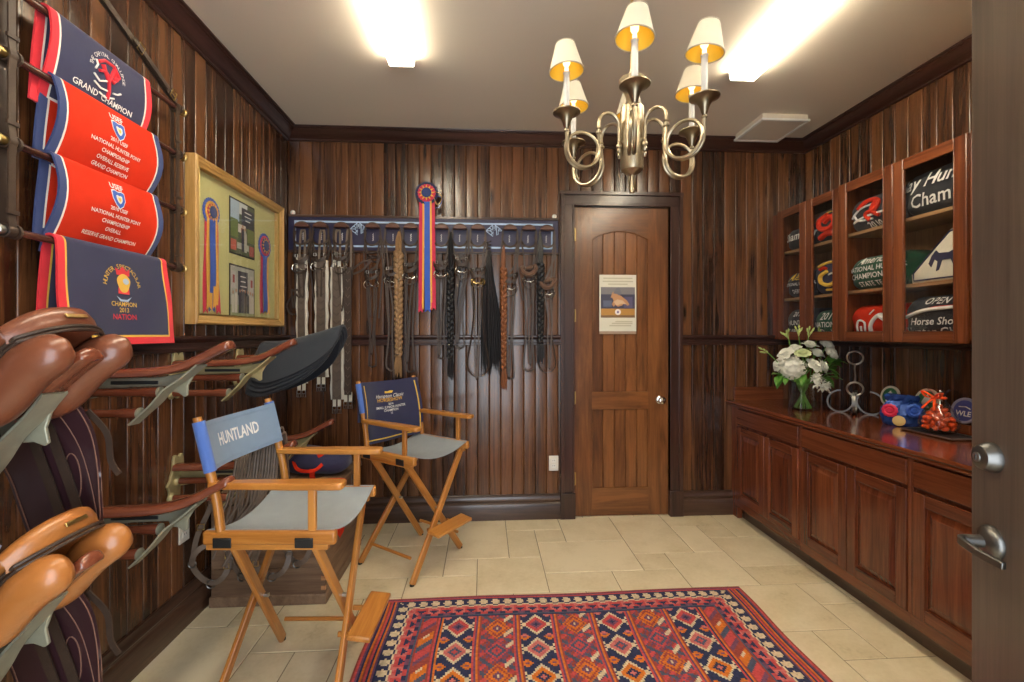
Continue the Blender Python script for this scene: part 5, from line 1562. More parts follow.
ch1, Bf1, B1_, bc1 = make_chair('tall wooden directors chair with blue back canvas reading HUNTLAND, nearest the camera', (-.778, 1.985, 0), -.055, M['honey'], M['canvasblue'])
mb = MB(); mb.text('HUNTLAND', .060, lambda a, b: Bf1(a * .80 + .004, b * 1.15 + .006), bold=.022); mb.build('lettering', M['thread'], bc1, smooth=0)
ch2, Bf2, B2_, bc2 = make_chair('tall wooden directors chair with a navy cloth over its back, in front of the bridles', (-.452, 3.040, 0), -.642, M['honey'], M['canvasblue'])
# navy presentation cloth draped over the back of the second chair
cl = thing('chair_back_cover', 'navy cloth with gold piping over the back of the second chair, embroidered CHAMPION', 'cloth', ch2.location, ch2.rotation_euler)
Wc = .245
def Cp(u, s):                        # s: distance down the front (positive) or back (negative) from the top edge
    top = B2_(u * .93, 1.0)
    if s >= 0:
        q = s / .40
        z = top.z + .012 - s
        return V(top.x + .010 + .052 * q + .020 * math.sin(PI * min(1, q)) + .006 * math.sin(6 * u + 3 * q), u * Wc * (1 + .03 * q), z)
    return V(top.x - .014, u * Wc, top.z + .012 + s)
tw = .018
us = [-1, -1 + tw / Wc, -1 + (tw + .008) / Wc] + lin(-.8, .8, 11) + [1 - (tw + .008) / Wc, 1 - tw / Wc, 1]
ss = lin(-.26, -.01, 6) + [0, .006] + lin(.02, .40 - tw - .008, 9) + [.40 - tw, .40]
mb = MB()
mb.sheet(Cp, us, ss, .005, lambda u, s: 1 if (s > .02 and (tw < (1 - abs(u)) * Wc < tw + .008 or tw < .40 - s < tw + .008) and (1 - abs(u)) * Wc > tw and .40 - s > tw) else 0)
mb.build('cloth', [M['navy'], M['gold']], cl, smooth=60)
def Cf(x, y): return Cp(x / Wc, -y) + V(.0042, 0, 0)
mb = MB(); mb.text('Hampton Classic', .034, lambda a, b: Cf(a, b - .100), shear=.45); mb.build('script', M['thread'], cl, smooth=0)
mb = MB(); mb.text('HORSESHOW', .034, lambda a, b: Cf(a, b - .126), bold=.01); mb.box(0, 0, 0, 0, 0, 0) if False else None
mb.build('lettering', M['goldrib'], cl, smooth=0)
mb = MB(); vs = [Cf(a, b - .074) for a, b in ((-.035, -.006), (-.03, .008), (-.012, .004), (.012, .010), (.035, .006), (.02, -.008))]; mb.add(vs, [tuple(range(6))]); mb.build('emblem', M['gold'], cl, smooth=0)
mb = MB()
for s_, z_, sz in (('2014', .154, .020), ('SMALL JUNIOR HUNTER', .175, .0230), ('CHAMPION', .196, .0230), ('15', .216, .020)):
    mb.text(s_, sz, lambda a, b: Cf(a, b - z_), bold=.008)
mb.build('lettering', M['thread'], cl, smooth=0)

# ================================================================== TRUNK AND WHAT LIES ROUND IT
TX0, TX1, TY0, TY1, TH = -1.470, -.868, 2.545, 3.235, .585
tk = thing('storage_chest', 'worn dark wooden trunk in the corner behind the front chair', 'trunk', (0, 0, 0))
mb = MB()
for i in range(3):
    z0 = .03 + i * .172
    for (a, b, c, d) in ((TX0, TX1, TY0, TY0 + .022), (TX0, TX1, TY1 - .022, TY1), (TX0, TX0 + .022, TY0 + .022, TY1 - .022), (TX1 - .022, TX1, TY0 + .022, TY1 - .022)):
        mb.box(a, b, c, d, z0, z0 + .1705)
mb.box(TX0 + .02, TX1 - .02, TY0 + .02, TY1 - .02, .03, .05)
mb.build('chest_body', M['trunkwood'], tk, bevel=.003)
mb = MB(); mb.box(TX0 - .008, TX1 + .008, TY0 - .008, TY1 + .008, 0, .055); mb.build('plinth', M['trunkwood'], tk, bevel=.005)
mb = MB()
for k in range(4):
    x0 = TX0 - .012 + k * (TX1 - TX0 + .024) / 4
    mb.box(x0 + .0008, x0 + (TX1 - TX0 + .024) / 4 - .0008, TY0 - .012, TY1 + .012, TH - .030, TH)
mb.build('lid', M['trunkwood'], tk, bevel=.003)
mb = MB()
for i in range(9):
    z = .075 + i * .053
    mb.box(TX1 - .0225, TX1 + .0012, TY0 - .0012, TY0 + .012, z, z + .022)
mb.build('dovetail', M['shelf'] if False else M['walnutleg'], tk)
for y in (2.75, 3.05):
    mb = MB(); mb.box(TX1, TX1 + .004, y - .02, y + .02, TH - .10, TH - .03); mb.build('hasp', M['steel'], tk, bevel=.001)

# dark duffel bag with red handles on the trunk
t = thing('duffel_bag', 'soft navy bag with red piped handles lying on the wooden trunk', 'bag', (-1.10, 3.00, TH), (0, 0, -.25))
rings = []
rb_ = random.Random(8)
for x in lin(-.25, .25, 15):
    e = math.sqrt(max(.05, 1 - (abs(x) / .265) ** 3))
    rings.append([V(x, .115 * e * math.copysign(abs(math.cos(a)) ** .8, math.cos(a)) * (1 + .05 * rb_.uniform(-1, 1)), max(.002, .080 + .080 * e * math.copysign(abs(math.sin(a)) ** .8, math.sin(a)) + .006 * math.sin(20 * x + 3 * a))) for a in lin(0, 2 * PI, 19)[:-1]])
mb = MB(); mb.loft(rings); mb.build('bag_body', M['navy'], t, smooth=60)
for y, zz in ((-.122, .07), (-.08, .145)):
    mb = MB(); mb.strap(curve_pts([(-.06, y + .01, zz + .03), (-.02, y - .010, zz - .012), (.05, y - .016, zz - .022), (.11, y - .010, zz - .010), (.14, y + .01, zz + .02)], 6), .020, .004, (0, .4, 1)); tag(mb.build('handle', M['redfab'], t), 'red webbing handle')
mb = MB(); mb.strap([(.085, -.132, .062), (.085, -.135, .02), (.085, -.126, .002)], .036, .004, (1, 0, 0)); tag(mb.build('tab', M['redfab'], t), 'red tab')
# red cloth hanging off the trunk corner
t = thing('red_cloth', 'bright red cloth hanging over the right edge of the wooden trunk', 'cloth', (TX1 + .014, 2.700, TH + .003))
mb = MB()
def Rc(u, v):
    y = -.13 + .26 * u
    if v < .3: return V(-.10 + .10 * v / .3, y + .01 * math.sin(9 * v), .004 + .004 * math.sin(9 * u) ** 2)
    q = (v - .3) / .7
    return V(.004 + .010 * math.sin(8 * u + 2 * q) ** 2 + .012 * q, y * (1 - .25 * q), .003 - .30 * q * (.60 + .40 * math.sin(PI * u)))
mb.sheet(Rc, lin(0, 1, 17), lin(0, 1, 17), .003); mb.build('cloth', M['redfab'], t, smooth=60)

# ---- leather reins and lead shanks looped over the lower rack, halters hanging from it
LRX, LRY, LRZ = XL + .30, 2.325, RZ - .505
rl = random.Random(21)
proto = None
for k in range(16):
    t = thing('leather_rein', 'worn grey-brown leather rein looped over the lower saddle rack behind the front chair', 'rein', (LRX + .02 + .0132 * k, LRY, LRZ), (0, 0, 0), group='leather reins looped over the lower rack')
    h1 = .30 + rl.random() * .16; h2 = .26 + rl.random() * .2; sp = rl.uniform(-.05, .05)
    j = .020 + .004 * (k % 4) + .0
    up_ = .016 + .007 * (k % 3) + .10 * max(0, (.0125 * k - .02) / .2) ** 1.5
    jz = rl.uniform(-.012, .03); up_ += jz
    pts = curve_pts([(sp - .10 - rl.random() * .08, -.070 - rl.random() * .05, -h1), (sp * .5 - .04, -.075, -h1 * .55), (.0, -.075, -.05), (0, -.040, up_ + .02), (0, .0, up_ + .040), (0, .035, up_ + .02), (0, .060, -.06), (sp * .4, .065, -h2 * .6), (sp, .06, -h2)], 6)
    mb = MB(); mb.tube(pts, .0062, 6); mb.build('leather_strap', M['leathergrey'], t)
    if k % 3 == 0:
        c = V(*pts[0]); mb = MB(); mb.tube([c + V(-.012, 0, .006), c + V(-.012, 0, -.018), c + V(.012, 0, -.018), c + V(.012, 0, .006)], .0025, 6, closed=True); mb.build('buckle', M['brass'], t)
def halter(label, loc, rz, s=1.0):
    t = thing('leather_halter', label, 'halter', loc, (0, 0, rz), group='leather halters hanging in front of the trunk')
    mb = MB()
    mb.strap([V(.085 * s * math.cos(a), .02 * math.sin(2 * a), -.19 * s + .10 * s * math.sin(a)) for a in lin(0, 2 * PI, 25)[:-1]], .026, .006, 'plane_y', closed=True); mb.build('noseband', M['leathergrey'], t)
    mb = MB()
    mb.strap(curve_pts([(-.085 * s, 0, -.19 * s), (-.07 * s, .01, -.06), (-.02, .01, .06), (.0, .0, .11)], 6), .024, .005, 'plane_y'); mb.build('cheek_strap', M['leathergrey'], t)
    mb = MB()
    mb.strap(curve_pts([(.085 * s, 0, -.19 * s), (.075 * s, -.01, -.06), (.03, -.01, .06), (.0, .0, .11)], 6), .024, .005, 'plane_y'); mb.build('cheek_strap', M['leathergrey'], t)
    for x in (-.085 * s, .085 * s):
        mb = MB(); mb.ring((x, -.004, -.185 * s), .017, .0035, (0, 1, 0), 18, 6); mb.build('ring', M['pewter'] if rz > 0 else M['brass'], t)
    mb = MB(); mb.ring((0, -.004, -.295 * s), .020, .004, (0, 1, 0), 18, 6); mb.build('ring', M['pewter'], t)
    for x in (-.045, .05):
        mb = MB(); c = V(x, -.008, .0); mb.tube([c + V(-.016, 0, .014), c + V(-.016, 0, -.014), c + V(.016, 0, -.014), c + V(.016, 0, .014)], .003, 6, closed=True); mb.build('buckle', M['brass'], t)
halter('leather halter with brass buckles hanging farthest left, against the wall', (-1.385, 2.40, .500), .15, 1.0)
halter('leather halter with steel rings hanging left of the crossed chair legs', (-1.255, 2.44, .480), -.2, .9)
halter('leather halter with steel rings hanging between the crossed chair legs', (-1.095, 2.42, .50), .25, .95)
halter('leather halter hanging farthest right, in front of the trunk', (-.98, 2.45, .52), -.1, .85)
# ================================================================== BRIDLE BOARD ON THE BACK WALL
HX = [-1.384, -1.247, -1.090, -.856, -.704, -.567, -.332, -.190, -.050, .200, .347, .492]
bdx0, bdx1, bz0, bz1 = -1.500, .585, 2.118, 2.372
bb = thing('bridle_board', 'long navy board with pale blue lines and diamond monograms, holding the bridles', 'board', (0, YB, 0))
mb = MB(); mb.box(bdx0, bdx1, -.026, -.001, bz0, bz1); mb.build('board', M['navyboard'], bb, bevel=.002)
mb = MB(); mb.box(bdx0, bdx1, -.030, -.001, bz1, bz1 + .018); mb.build('top_edge', M['base'], bb, bevel=.002)
mb = MB(); mb.box(bdx0, bdx1, -.030, -.001, bz0 - .014, bz0); mb.build('bottom_edge', M['base'], bb, bevel=.002)
mb = MB()
mb.box(bdx0 + .045, bdx1 - .045, -.0275, -.025, bz1 - .042, bz1 - .028); mb.box(bdx0 + .045, bdx1 - .045, -.0275, -.025, bz0 + .026, bz0 + .040)
mb.box(bdx0 + .045, bdx0 + .058, -.0275, -.025, bz0 + .040, bz1 - .042); mb.box(bdx1 - .058, bdx1 - .045, -.0275, -.025, bz0 + .040, bz1 - .042)
mb.build('painted_border', M['lightblue'], bb)
def monogram(x):
    c = V(x, -.0285, 2.282); k = .064
    mb = MB()
    def L(*p): mb.tube([c + V(a * k, 0, b * k * .85) for a, b in p], .0034, 5)
    L((-1, 0), (-.1, .92), (0, 1), (.1, .92), (.98, .08))                     # roof of the diamond
    L((-1, 0), (-.12, -.80), (-.12, -.1))                                    # the B
    L((-.98, .02), (-.45, .02), (-.30, .18), (-.42, .34), (-.60, .36)); L((-.45, .02), (-.26, -.16), (-.22, -.40), (-.42, -.50))
    L((-.17, .84), (-.17, .12), (.17, .12), (.17, .84)); L((.0, .70), (.0, .30))
    L((.32, .64), (.32, -.62), (.52, -.46), (.52, .02), (.95, .02)); L((.52, .30), (.72, .20), (.52, .10))
    mb.build('monogram', M['lightblue'], bb)
monogram(-.972); monogram(.075)
for x in (bdx0 + .03, bdx1 - .03):
    mb = MB(); mb.lathe([(.018, 0), (.018, .006), (.010, .012), (0, .013)], (x, -.012, bz1 + .034), (0, -1, 0), 14); mb.box(x - .006, x + .006, -.020, -.006, bz1 + .01, bz1 + .034); mb.build('hanger', M['plate'], bb)

def bracket_block():
    t = thing('bridle_bracket', 'curved dark wooden bridle bracket with a small white name card on the navy board', 'bracket', (0, YB - .027, 0), group='bridle brackets along the navy board')
    mb = MB(); poly = [(-.052, -.016)] + [(.052 * math.cos(a), -.010 + .030 * math.sin(a)) for a in lin(PI, 0, 11)] + [(.052, -.016)]
    mb.prism([(a, b) for a, b in poly][::-1], (0, 0, 2.300), (1, 0, 0), (0, 0, 1), .058); mb.build('block', M['bracketwood'], t, bevel=.005)
    mb = MB(); mb.add([(-.012, -.0022, 2.190), (.012, -.0022, 2.190), (.012, -.0022, 2.258), (-.012, -.0022, 2.258), (-.012, 0, 2.190), (.012, 0, 2.190), (.012, 0, 2.258), (-.012, 0, 2.258)],
                      [(0, 1, 2, 3), (4, 7, 6, 5), (0, 4, 5, 1), (2, 6, 7, 3), (1, 5, 6, 2), (0, 3, 7, 4)]); cd = mb.build('name_card', M['navyboard'], t, smooth=0)
    mb = MB(); mb.tube([V(-.004 + .005 * math.sin(q * 2.1), -.0035, 2.250 - .055 * q / 11) for q in range(12)], .0022, 5); mb.build('name_script', M['thread'], cd)
    return t
bp0 = bracket_block()
for i, x in enumerate(HX):
    b = bp0 if i == 0 else copy_tree(bp0)
    b.location.x = x
    b['label'] = 'curved dark wooden bridle bracket, ' + ['at the far left end of the board', 'second from the left end of the board', 'just left of the first monogram', 'just right of the first monogram',
        'beside the blond braid', 'just left of the hanging rosette', 'half behind the rosette ribbons', 'right of the rosette, beside the black braid', 'just left of the second monogram',
        'just right of the second monogram', 'second from the right end of the board', 'at the right end of the board'][i]

rb = random.Random(17)
M['bitsteel'] = plain('tarnished_steel', (.55, .54, .52), .25, 1)
def bridle(x, label, zb=1.93, rein_z=1.30, rein_w=.05, nose='plain', bit='steel', lea='leather', tilt=0, knot=False, extra_rein=True, rein_x=0):
    """headpiece over the bracket, cheek straps, browband, noseband, bit and looped reins"""
    t = thing('bridle', label, 'bridle', (x, YB - .058, 0), group='bridles on the navy board')
    Lm = M[lea]; ht = 2.316
    zt = 2.17
    mb = MB(); mb.strap([V(.056 * math.cos(a), .004 * math.sin(3 * a), 2.285 + .042 * math.sin(a)) for a in lin(0, PI, 15)] , .014, .004, (0, 1, 0)); mb.build('headpiece', Lm, t)
    for s in (-1, 1):
        mb = MB()
        mb.strap(curve_pts([(s * .056, 0, 2.285), (s * .060, -.004, 2.20), (s * .042, -.010, 2.10), (s * .030 + tilt, -.012, zb + .04), (s * .034 + tilt, -.012, zb)], 7), .013, .004, (1, 0, 0)); mb.build('cheekpiece', Lm, t)
        mb = MB(); c = V(s * .036 + tilt * .7, -.018, zb + .085); mb.tube([c + V(-.009, 0, .010), c + V(-.009, 0, -.010), c + V(.009, 0, -.010), c + V(.009, 0, .010)], .002, 5, closed=True); mb.build('buckle', M['steel'], t)
    mb = MB(); mb.strap(curve_pts([(-.058, 0, 2.20), (-.040, -.022, 2.165), (0, -.030, 2.148), (.040, -.022, 2.165), (.058, 0, 2.20)], 7), .014, .004, (0, .3, 1)); mb.build('browband', Lm, t)
    mb = MB(); mb.strap(curve_pts([(.050, .004, 2.23), (.066, .002, 2.12), (.03, -.004, 2.00), (-.02, -.006, zb + .10)], 7), .014, .0035, (1, 0, 0)); mb.build('throat_lash', Lm, t)
    nz = zb + .075
    ring_ = [V(tilt + .058 * math.cos(a), -.020 + .030 * math.sin(a), nz + .030 * math.sin(a + .3) + .014 * math.cos(2 * a)) for a in lin(0, 2 * PI, 25)[:-1]]
    mb = MB()
    if nose == 'fleece':
        mb.tube([p + V(0, -.006, 0) for p in ring_], [.017 + .003 * rb.random() for _ in ring_], 8, closed=True, m=0); nb = mb.build('fleece_noseband', M['brownfleece'], t)
    else:
        mb.strap(ring_, .028 if nose == 'wide' else .021, .004, (0, 0, 1), closed=True); mb.build('noseband', Lm, t)
    bm = M['bitsteel'] if bit == 'steel' else M['brass']
    for s in (-1, 1):
        mb = MB(); mb.ring((s * .036 + tilt, -.030, zb - .012), (.029 if bit != 'brass' else .023), .0036 if bit != 'brass' else .007, (s, .75, .1), 20, 6); mb.build('bit_ring', bm, t)
    mb = MB(); mb.tube(curve_pts([(-.036 + tilt, -.030, zb - .012), (-.015 + tilt, -.036, zb - .024), (0 + tilt, -.038, zb - .020), (.015 + tilt, -.036, zb - .026), (.036 + tilt, -.030, zb - .012)], 5), .0058, 8); mb.build('mouthpiece', bm, t)
    mb = MB(); dz = rb.uniform(.02, .08)
    mb.strap(curve_pts([V(-.046 + tilt, -.006, nz + .02), V(-.040 + tilt, -.034, nz - .05 - dz), V(tilt, -.046, nz - .075 - dz), V(.040 + tilt, -.034, nz - .045 - dz), V(.046 + tilt, -.006, nz + .02)], 7), .010, .003, (0, .4, 1)); mb.build('flash_strap', Lm, t)
    for s in (-1, 1):
        o = rb.uniform(-.015, .015); ze = rb.uniform(1.55, 1.75)
        mb = MB(); mb.strap(curve_pts([V(s * .052, .006, 2.26), V(s * .075 + o, .012, 2.08), V(s * .055 + o, .010, 1.88), V(s * .030 + o, .006, ze)], 7), .011, .003, (1, 0, 0)); mb.build('hanging_strap', Lm, t)
    # reins
    w = rein_w
    mb = MB()
    zt_ = zb - .03
    a = [V(-.036 + tilt, -.028, zt_), V(-.030 + rein_x * .3, -.018, zt_ - .18), V(-w * .6 + rein_x, -.010, (zt_ + rein_z) / 2 - .05), V(-w + rein_x, -.006, rein_z + w * 1.2), V(-w * .62 + rein_x, -.008, rein_z + w * .25), V(rein_x, -.010, rein_z),
         V(w * .62 + rein_x, -.012, rein_z + w * .25), V(w + rein_x, -.014, rein_z + w * 1.2), V(w * .6 + rein_x, -.018, (zt_ + rein_z) / 2 - .05), V(.030 + rein_x * .3, -.024, zt_ - .18), V(.036 + tilt, -.030, zt_)]
    mb.strap(curve_pts(a, 6), .0135, .005, (.7, 1, 0) if w > .06 else (1, 0, 0)); mb.build('rein', Lm, t)
    if extra_rein:
        mb = MB(); o = rb.uniform(-.02, .02); zz = rein_z + rb.uniform(-.10, .12)
        mb.strap(curve_pts([V(-.02 + tilt, -.030, zt_), V(-.012 + o, -.034, zt_ - .2), V(-.018 + o + rein_x, -.028, (zt_ + zz) / 2), V(-.004 + o + rein_x, -.026, zz), V(.014 + o + rein_x, -.028, (zt_ + zz) / 2), V(.016 + o, -.036, zt_ - .2), V(.02 + tilt, -.034, zt_)], 7), .012, .004, (1, 0, 0)); mb.build('rein', Lm, t)
    if knot:
        mb = MB()
        mb.tube([V(tilt + .036 * math.cos(a), -.030 + .022 * math.sin(a), zb + .16 + .006 * a) for a in lin(0, 4 * PI, 40)], .007, 6); mb.build('keeper_loop', Lm, t)
        for s in (-1, 1):
            mb = MB(); mb.strap(curve_pts([V(tilt, -.045, zb + .17), V(tilt - .06, -.05, zb + .13 + .03 * s), V(tilt - .135, -.045, zb + .085 + .02 * s)], 6), .014, .004, (0, 0, 1)); mb.build('strap_end', Lm, t)
    return t
bridle(HX[0], 'dark bridle at the far left end of the board with reins looped up', 1.98, 1.62, .055, rein_x=-.055, nose='wide')
bridle(HX[1], 'dark bridle second from the left, hanging over the white girths', 1.99, 1.66, .03)
bridle(HX[2], 'dark bridle third from the left, hanging just left of the first monogram', 2.00, 1.55, .035)
bridle(HX[3], 'dark bridle with wrapped straps just right of the first monogram', 1.86, 1.22, .028, knot=True)
bridle(HX[4], 'brown bridle whose rein loops in front of the blond braid', 1.89, 1.19, .048, lea='leatherworn')
bridle(HX[5], 'dark bridle with steel bit between the blond braid and the hanging rosette', 1.92, 1.18, .028, nose='wide')
bridle(HX[6], 'dark bridle half hidden by the long rosette ribbons', 1.94, 1.28, .030)
bridle(HX[7], 'dark bridle between the black braid and the brass bit', 1.97, 1.36, .034, tilt=.02)
bridle(HX[8], 'brown bridle with a brass bit and wide rein loop near the second monogram', 1.885, 1.14, .085, bit='brass', lea='leatherworn')
bridle(HX[9], 'dark bridle with steel bit just right of the second monogram', 1.84, 1.12, .030)
bridle(HX[10], 'dark bridle with a brown fleece noseband, second from the right end', 1.90, 1.18, .040, nose='fleece')
bridle(HX[11], 'brown bridle with fleece noseband at the right end of the board', 1.80, 1.17, .065, nose='fleece', lea='leatherworn')

# ---- girths hanging among the left bridles
def girth(x, label, z0, z1, w, core, edge, strap=True, top_buckle=False):
    t = thing('girth', label, 'girth', (x, YB - .075, 0), group='girths hanging from the navy board')
    n = 40
    if edge:
        for s in (-1, 1):
            mb = MB(); mb.tube([V(s * w * .40 + .003 * math.sin(z * 40), .004, z) for z in lin(z0, z1, n)], [.013 + .0025 * rb.random() for _ in range(n)], 8); mb.build('fleece_edge', M['fleece'], t)
    mb = MB(); mb.sheet(lambda a, b: V(a * w * (.34 if edge else .5), -.010 + .002 * math.sin(b * 60), z0 + (z1 - z0) * b), lin(-1, 1, 5), lin(0, 1, 24), .009); gb = mb.build('girth_body', core, t, smooth=60)
    mb = MB()
    for q in range(16):
        z = z0 + (z1 - z0) * (q + .5) / 16
        mb.tube([V(-w * .26, -.0155, z), V(0, -.0160, z - .022), V(w * .26, -.0155, z)], .0018, 4)
    mb.build('stitching', M['leather'] if core is M['girthcore'] else M['leathergrey'], gb)
    ends = ((z1, -1),) + (((z0, 1),) if top_buckle else ())
    for (z, s) in ends:
        for o in (-.018, .018):
            mb = MB(); mb.strap([V(o, -.006, z - s * .02), V(o, -.006, z + s * .055)], .024, .004, (1, 0, 0)); el = mb.build('elastic', M['offwhite'], t)
            mb = MB(); c = V(o, -.010, z + s * .078)
            mb.tube([c + V(-.013, 0, .026), c + V(-.013, 0, -.026), c + V(.013, 0, -.026), c + V(.013, 0, .026)], .0028, 6, closed=True); mb.tube([c + V(-.013, 0, 0), c + V(.013, 0, 0)], .0022, 6); mb.tube([c, c + V(0, -.004, s * .024)], .0018, 5)
            mb.build('roller_buckle', M['steel'], el)
    mb = MB(); mb.strap(curve_pts([(-.02, 0, z0 - .02), (-.015, .02, 2.24), (0, .022, 2.262), (.015, .02, 2.24), (.02, 0, z0 - .02)], 5), .016, .004, (1, 0, 0)); mb.build('hanging_loop', M['leathergrey'], t)
girth(-1.380, 'brown girth with a strip of white fleece, farthest left of the girths', 2.05, 1.10, .075, M['girthcore'], True)
girth(-1.235, 'brown girth between two broad white fleece edges, second from the left', 2.03, 1.145, .095, M['girthcore'], True)
girth(-1.118, 'brown and white girth with the lowest buckles, half behind the stacked pads', 1.98, .975, .095, M['girthcore'], True, top_buckle=True)
girth(-1.035, 'plain dark girth, farthest right of the girths', 1.98, 1.01, .052, M['leather'], False)

# ---- tails and braids
def braid(x, label, hair, z0, z1, w, ztop=2.26):
    t = thing('horse_hair_braid', label, 'horse hair braid', (x, YB - .075, 0), group='horse hair braids among the bridles')
    n = 110; turns = (z0 - z1) / .062
    mb = MB()
    for k in range(3):
        pts = []; rr = []
        for i in range(n):
            f = i / (n - 1); a = 2 * PI * (f * turns / 2 + k / 3)
            tp = 1 - .25 * f
            pts.append(V(w * .30 * tp * math.sin(a), -.010 + .011 * math.sin(2 * a), z0 + (z1 - z0) * f)); rr.append(w * .29 * tp)
        mb.tube(pts, rr, 8)
    mb.build('braid', hair, t)
    mb = MB()
    for k in range(26):
        a = rb.uniform(0, 2 * PI); r = w * .36 * math.sqrt(rb.random())
        e = V(r * 1.25 * math.cos(a), r * .5 * math.sin(a) - .01, z1 - rb.uniform(.10, .17))
        mb.tube(curve_pts([V(r * .4 * math.cos(a), -.010, z1 + .03), V(r * 1.2 * math.cos(a), r * .5 * math.sin(a) - .012, z1 - .05), e], 4), [.0045] * 8 + [.001], 5)
    mb.build('loose_end', hair, t)
    mb = MB(); mb.ring((0, -.010, z1 + .015), w * .30, .004, (0, 0, 1), 14, 6); mb.build('tie', M['leather'], t)
    mb = MB()
    for k in range(16):
        a = rb.uniform(0, 2 * PI); r = w * .34 * math.sqrt(rb.random())
        mb.tube(curve_pts([V(.2 * r * math.cos(a), .010, ztop), V(r * math.cos(a), r * .5 * math.sin(a) - .006, (ztop + z0) / 2), V(r * .8 * math.cos(a), r * .4 * math.sin(a) - .010, z0 - .03)], 4), .005, 5)
    mb.build('gathered_top', hair, t)
    return t
braid(-.655, 'thick blond braid hanging left of the rosette ribbons', M['blond'], 2.10, 1.30, .068)
braid(-.262, 'black braid hanging just right of the rosette ribbons', M['blackhair'], 1.98, 1.28, .055)
braid(.150, 'reddish chestnut braid hanging right of the loose black tail', M['chestnut'], 1.98, 1.20, .050, 2.16)
braid(.436, 'black braid hanging near the right end of the board', M['blackhair'], 2.02, 1.40, .058)
t = thing('horse_hair_tail', 'loose black horse hair tail hanging under the second monogram', 'horse hair tail', (.045, YB - .050, 0))
mb = MB()
for k in range(90):
    a = rb.uniform(0, 2 * PI); r = math.sqrt(rb.random())
    dx = r * math.cos(a); zz = 1.13 + rb.random() * .16
    mb.tube(curve_pts([V(-.01 + .012 * dx, 0, 2.12), V(-.008 + .030 * dx, -.012 - .012 * math.sin(a) * r, 1.92), V(.005 + .072 * dx, -.016 - .02 * math.sin(a) * r, 1.60), V(.020 + .092 * dx, -.012 - .015 * math.sin(a) * r, zz)], 5), [.0055] * 13 + [.004, .003, .001], 5)
mb.build('hair', M['blackhair'], t)
mb = MB(); mb.tube([V(-.01 + .016 * math.cos(a), .016 * math.sin(a), 2.12 + .004 * a) for a in lin(0, 6 * PI, 50)], .004, 5); mb.build('binding', M['leather'], t)

# ---- the long rosette hung over the board
rs_ = thing('rosette', 'big red, gold and blue rosette with long ribbons over the bridle board', 'rosette', (-.443, YB - .072, 2.555))
rosette(rs_, (0, 0, 0), (0, -1, 0), .085, [(.088, 'navy'), (.068, 'crimson'), (.040, 'bluetrim')],
        [(-.040, .034, .92, 'crimson', -.006), (.044, .034, .90, 'crimson', .010), (-.024, .014, .90, 'goldrib', -.004), (.030, .014, .90, 'goldrib', .006), (.003, .042, .915, 'blue', .004)], th=.02)
mb = MB(); mb.strap(curve_pts([(.05, .012, .02), (.10, .0, .0), (.115, -.012, -.05), (.08, -.01, -.085), (.06, .0, -.04)], 6), .05, .002, (0, 1, .3)); mb.build('side_ribbon', M['goldrib'], rs_)
mb = MB(); mb.strap(curve_pts([(.06, .012, -.02), (.115, .006, -.03), (.10, -.008, -.10), (.07, .0, -.11)], 6), .04, .002, (0, 1, .3)); mb.build('side_ribbon', M['blue'], rs_)

# ---- poster on the door
ps = thing('poster', 'cream paper notice with a jumping horse picture taped on the door', 'poster', (1.077, YB + .011, 1.722))
PW, PH = .152, .228
mb = MB(); mb.box(-PW, PW, -.0012, .0, -PH, PH); mb.build('sheet', M['paper'], ps, smooth=0)
def patch(poly, col, y, nm='printed_patch'):
    mb = MB(); mb.add([(a, y, b) for a, b in poly], [tuple(range(len(poly)))]); mb.build(nm, flat_col('print_%d_%d_%d' % tuple(int(v * 100) for v in col), col, .4), ps, smooth=0)
def rect(a, b, c, d): return [(a, c), (b, c), (b, d), (a, d)]
patch(rect(-.140, .140, -.118, .128), (.05, .05, .09), -.0016)
patch(rect(-.140, .140, .07, .128), (.20, .19, .20), -.0018); patch(rect(-.140, .140, -.118, -.045), (.48, .24, .05), -.0018); patch(rect(-.140, .140, -.118, -.098), (.22, .12, .05), -.0020)
patch(rect(-.12, -.05, -.03, .02), (.10, .12, .20), -.0020); patch(rect(.05, .12, -.04, .05), (.10, .09, .18), -.0020)
patch([(-.060, .045), (-.045, .085), (-.02, .10), (-.005, .075), (.03, .055), (.075, .02), (.095, -.012), (.08, -.022), (.05, .0), (.035, -.02), (.0, -.03), (-.02, -.015), (-.035, -.03), (-.05, -.01), (-.035, .02), (-.045, .04)], (.52, .26, .12), -.0023)
patch([(-.04, .078), (-.025, .10), (-.01, .122), (.01, .125), (.02, .105), (.03, .075), (.01, .06), (-.005, .072)], (.16, .16, .19), -.0026)
patch([(-.035, .01), (-.005, .03), (.04, .02), (.07, -.01), (.03, -.005), (-.01, -.02)], (.62, .42, .26), -.0026)
mb = MB(); mb.add([(.024 * math.cos(a), -.0028, -.073 + .024 * math.sin(a)) for a in lin(0, 2 * PI, 25)[:-1]], [tuple(range(24))]); mb.build('printed_disc', M['thread'], ps, smooth=0)
mb = MB(); mb.add([(.008 * math.cos(a), -.0031, -.073 + .011 * math.sin(a)) for a in lin(0, 2 * PI, 13)[:-1]], [tuple(range(12))]); mb.build('printed_mark', flat_col('print_10_10_30', (.10, .10, .30), .4), ps, smooth=0)
mb = MB()
for a, b, z in ((-.12, .12, .200), (-.125, .125, .175), (-.08, .08, .152), (-.05, .12, -.165), (-.07, .11, -.183), (-.02, .12, -.150)):
    mb.box(a, b, -.0016, -.0012, z - .005, z + .005)
mb.build('printed_lines', flat_col('print_faint', (.50, .47, .34), .6), ps, smooth=0)
mb = MB(); mb.box(-PW, PW, -.0018, .0, -PH - .022, -PH); mb.build('tape', flat_col('clear_tape', (.42, .30, .22), .2), ps, smooth=0)

